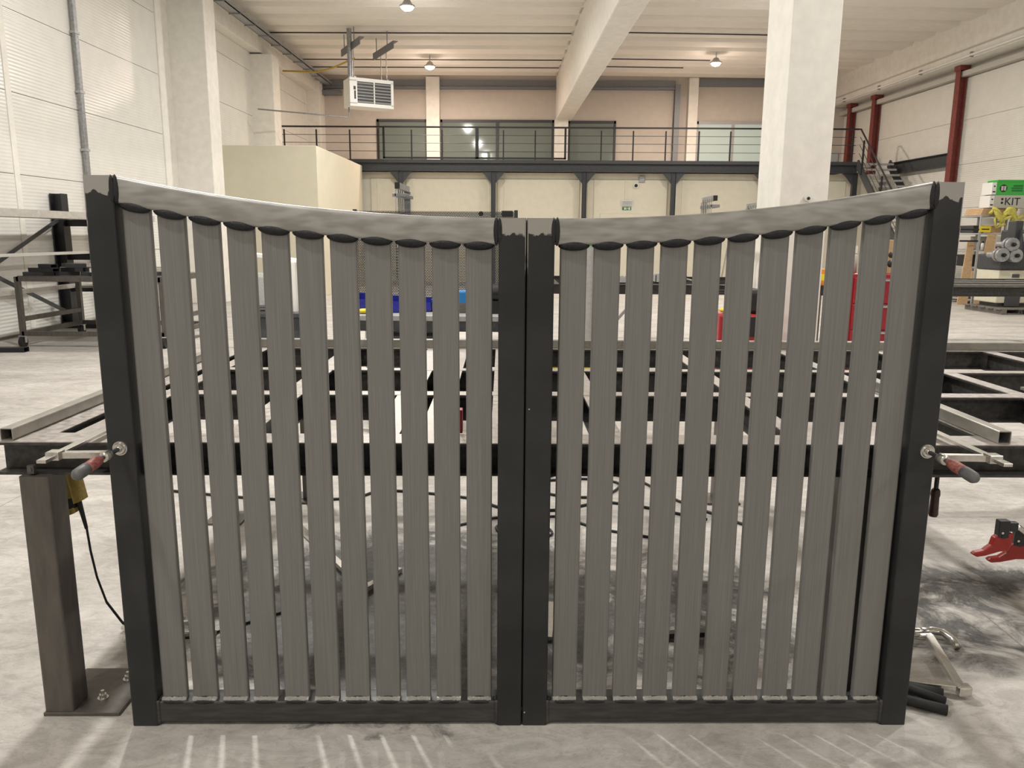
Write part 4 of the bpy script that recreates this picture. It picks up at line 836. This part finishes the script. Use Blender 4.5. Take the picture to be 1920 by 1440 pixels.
obj('hydraulic_ram', MB().cyl((.02, -.3, 1.42), (.14, -.3, 1.0), .035, n=14), m_chrome, b_)
for x, z in ((-.3, 1.2), (-.48, .99), (-.2, .98)):
    r_ = obj('roller', MB().cyl((x, -.46, z), (x, -.4, z), .135, n=28).cyl((x, -.4, z), (x, -.36, z), .1, n=24).cyl((x, -.36, z), (x, -.3, z), .135, n=28).cyl((x, -.3, z), (x, .0, z), .06, n=18), m_galv, b_)
    obj('nut', MB().cyl((x, -.5, z), (x, -.46, z), .045, n=6).cyl((x, -.54, z), (x, -.5, z), .025, n=12), m_black, r_)
pl = thing('pallet', 'grey wooden pallet under the bending machine', 'pallet', (10.15, 16.55, 0), .05)
for k in range(5): obj('deck_board', B(-.55, .75, -.62+.26*k, -.42+.26*k, .1, .12), m_pallet, pl)
for x in (-.5, .05, .6): obj('stringer', B(x, x+.1, -.62, .62, 0, .1), m_pallet, pl)
tag(obj('parts_tray', MB().box(-.3, .4, -.2, .2, 0, .02).box(-.3, -.28, -.2, .2, 0, .16).box(.38, .4, -.2, .2, 0, .16).box(-.3, .4, -.2, -.18, 0, .16).box(-.3, .4, .18, .2, 0, .16), m_black, loc=(10.6, 15.35, 0), rotz=.1), 'black tray on the floor in front of the pallet', 'tray')
tt = thing('carton', 'orange carton behind the black tray at the right edge', 'box', (10.95, 15.8, 0)); obj('body', B(-.15, .2, -.1, .1, 0, .34), m_card, tt); obj('lid', B(-.16, .21, -.11, .11, .3, .36), m_orange, tt)
# things on the mezzanine by the stair head, column fitting
tt = thing('crate', 'grey plastic crate on the mezzanine beside the column', 'crate', (9.3, 24.75, 3.75)); obj('body', MB().box(-.2, .2, -.15, .15, 0, .02).box(-.2, -.185, -.15, .15, 0, .26).box(.185, .2, -.15, .15, 0, .26).box(-.2, .2, -.15, -.135, 0, .26).box(-.2, .2, .135, .15, 0, .26), m_ltgrey, tt)
tt = thing('broom', 'wooden broom leaning upright beside the grey crate', 'broom', (9.35, 25.05, 3.75)); obj('handle', MB().cyl((0, 0, .08), (.03, .05, 1.0), .025, n=8), m_wood, tt); obj('head', B(-.16, .16, -.03, .03, 0, .08), m_card, tt)
tt = thing('wall_hook', 'round white fitting with dark centre on the column', 'fitting', (2.745, 7.79, 1.885), .03); obj('plate', MB().cyl((0, 0, 0), (0, -.012, 0), .038, n=20), m_white, tt); obj('hole', MB().cyl((0, -.012, -.008), (0, -.02, -.008), .015, n=14), m_black, tt)
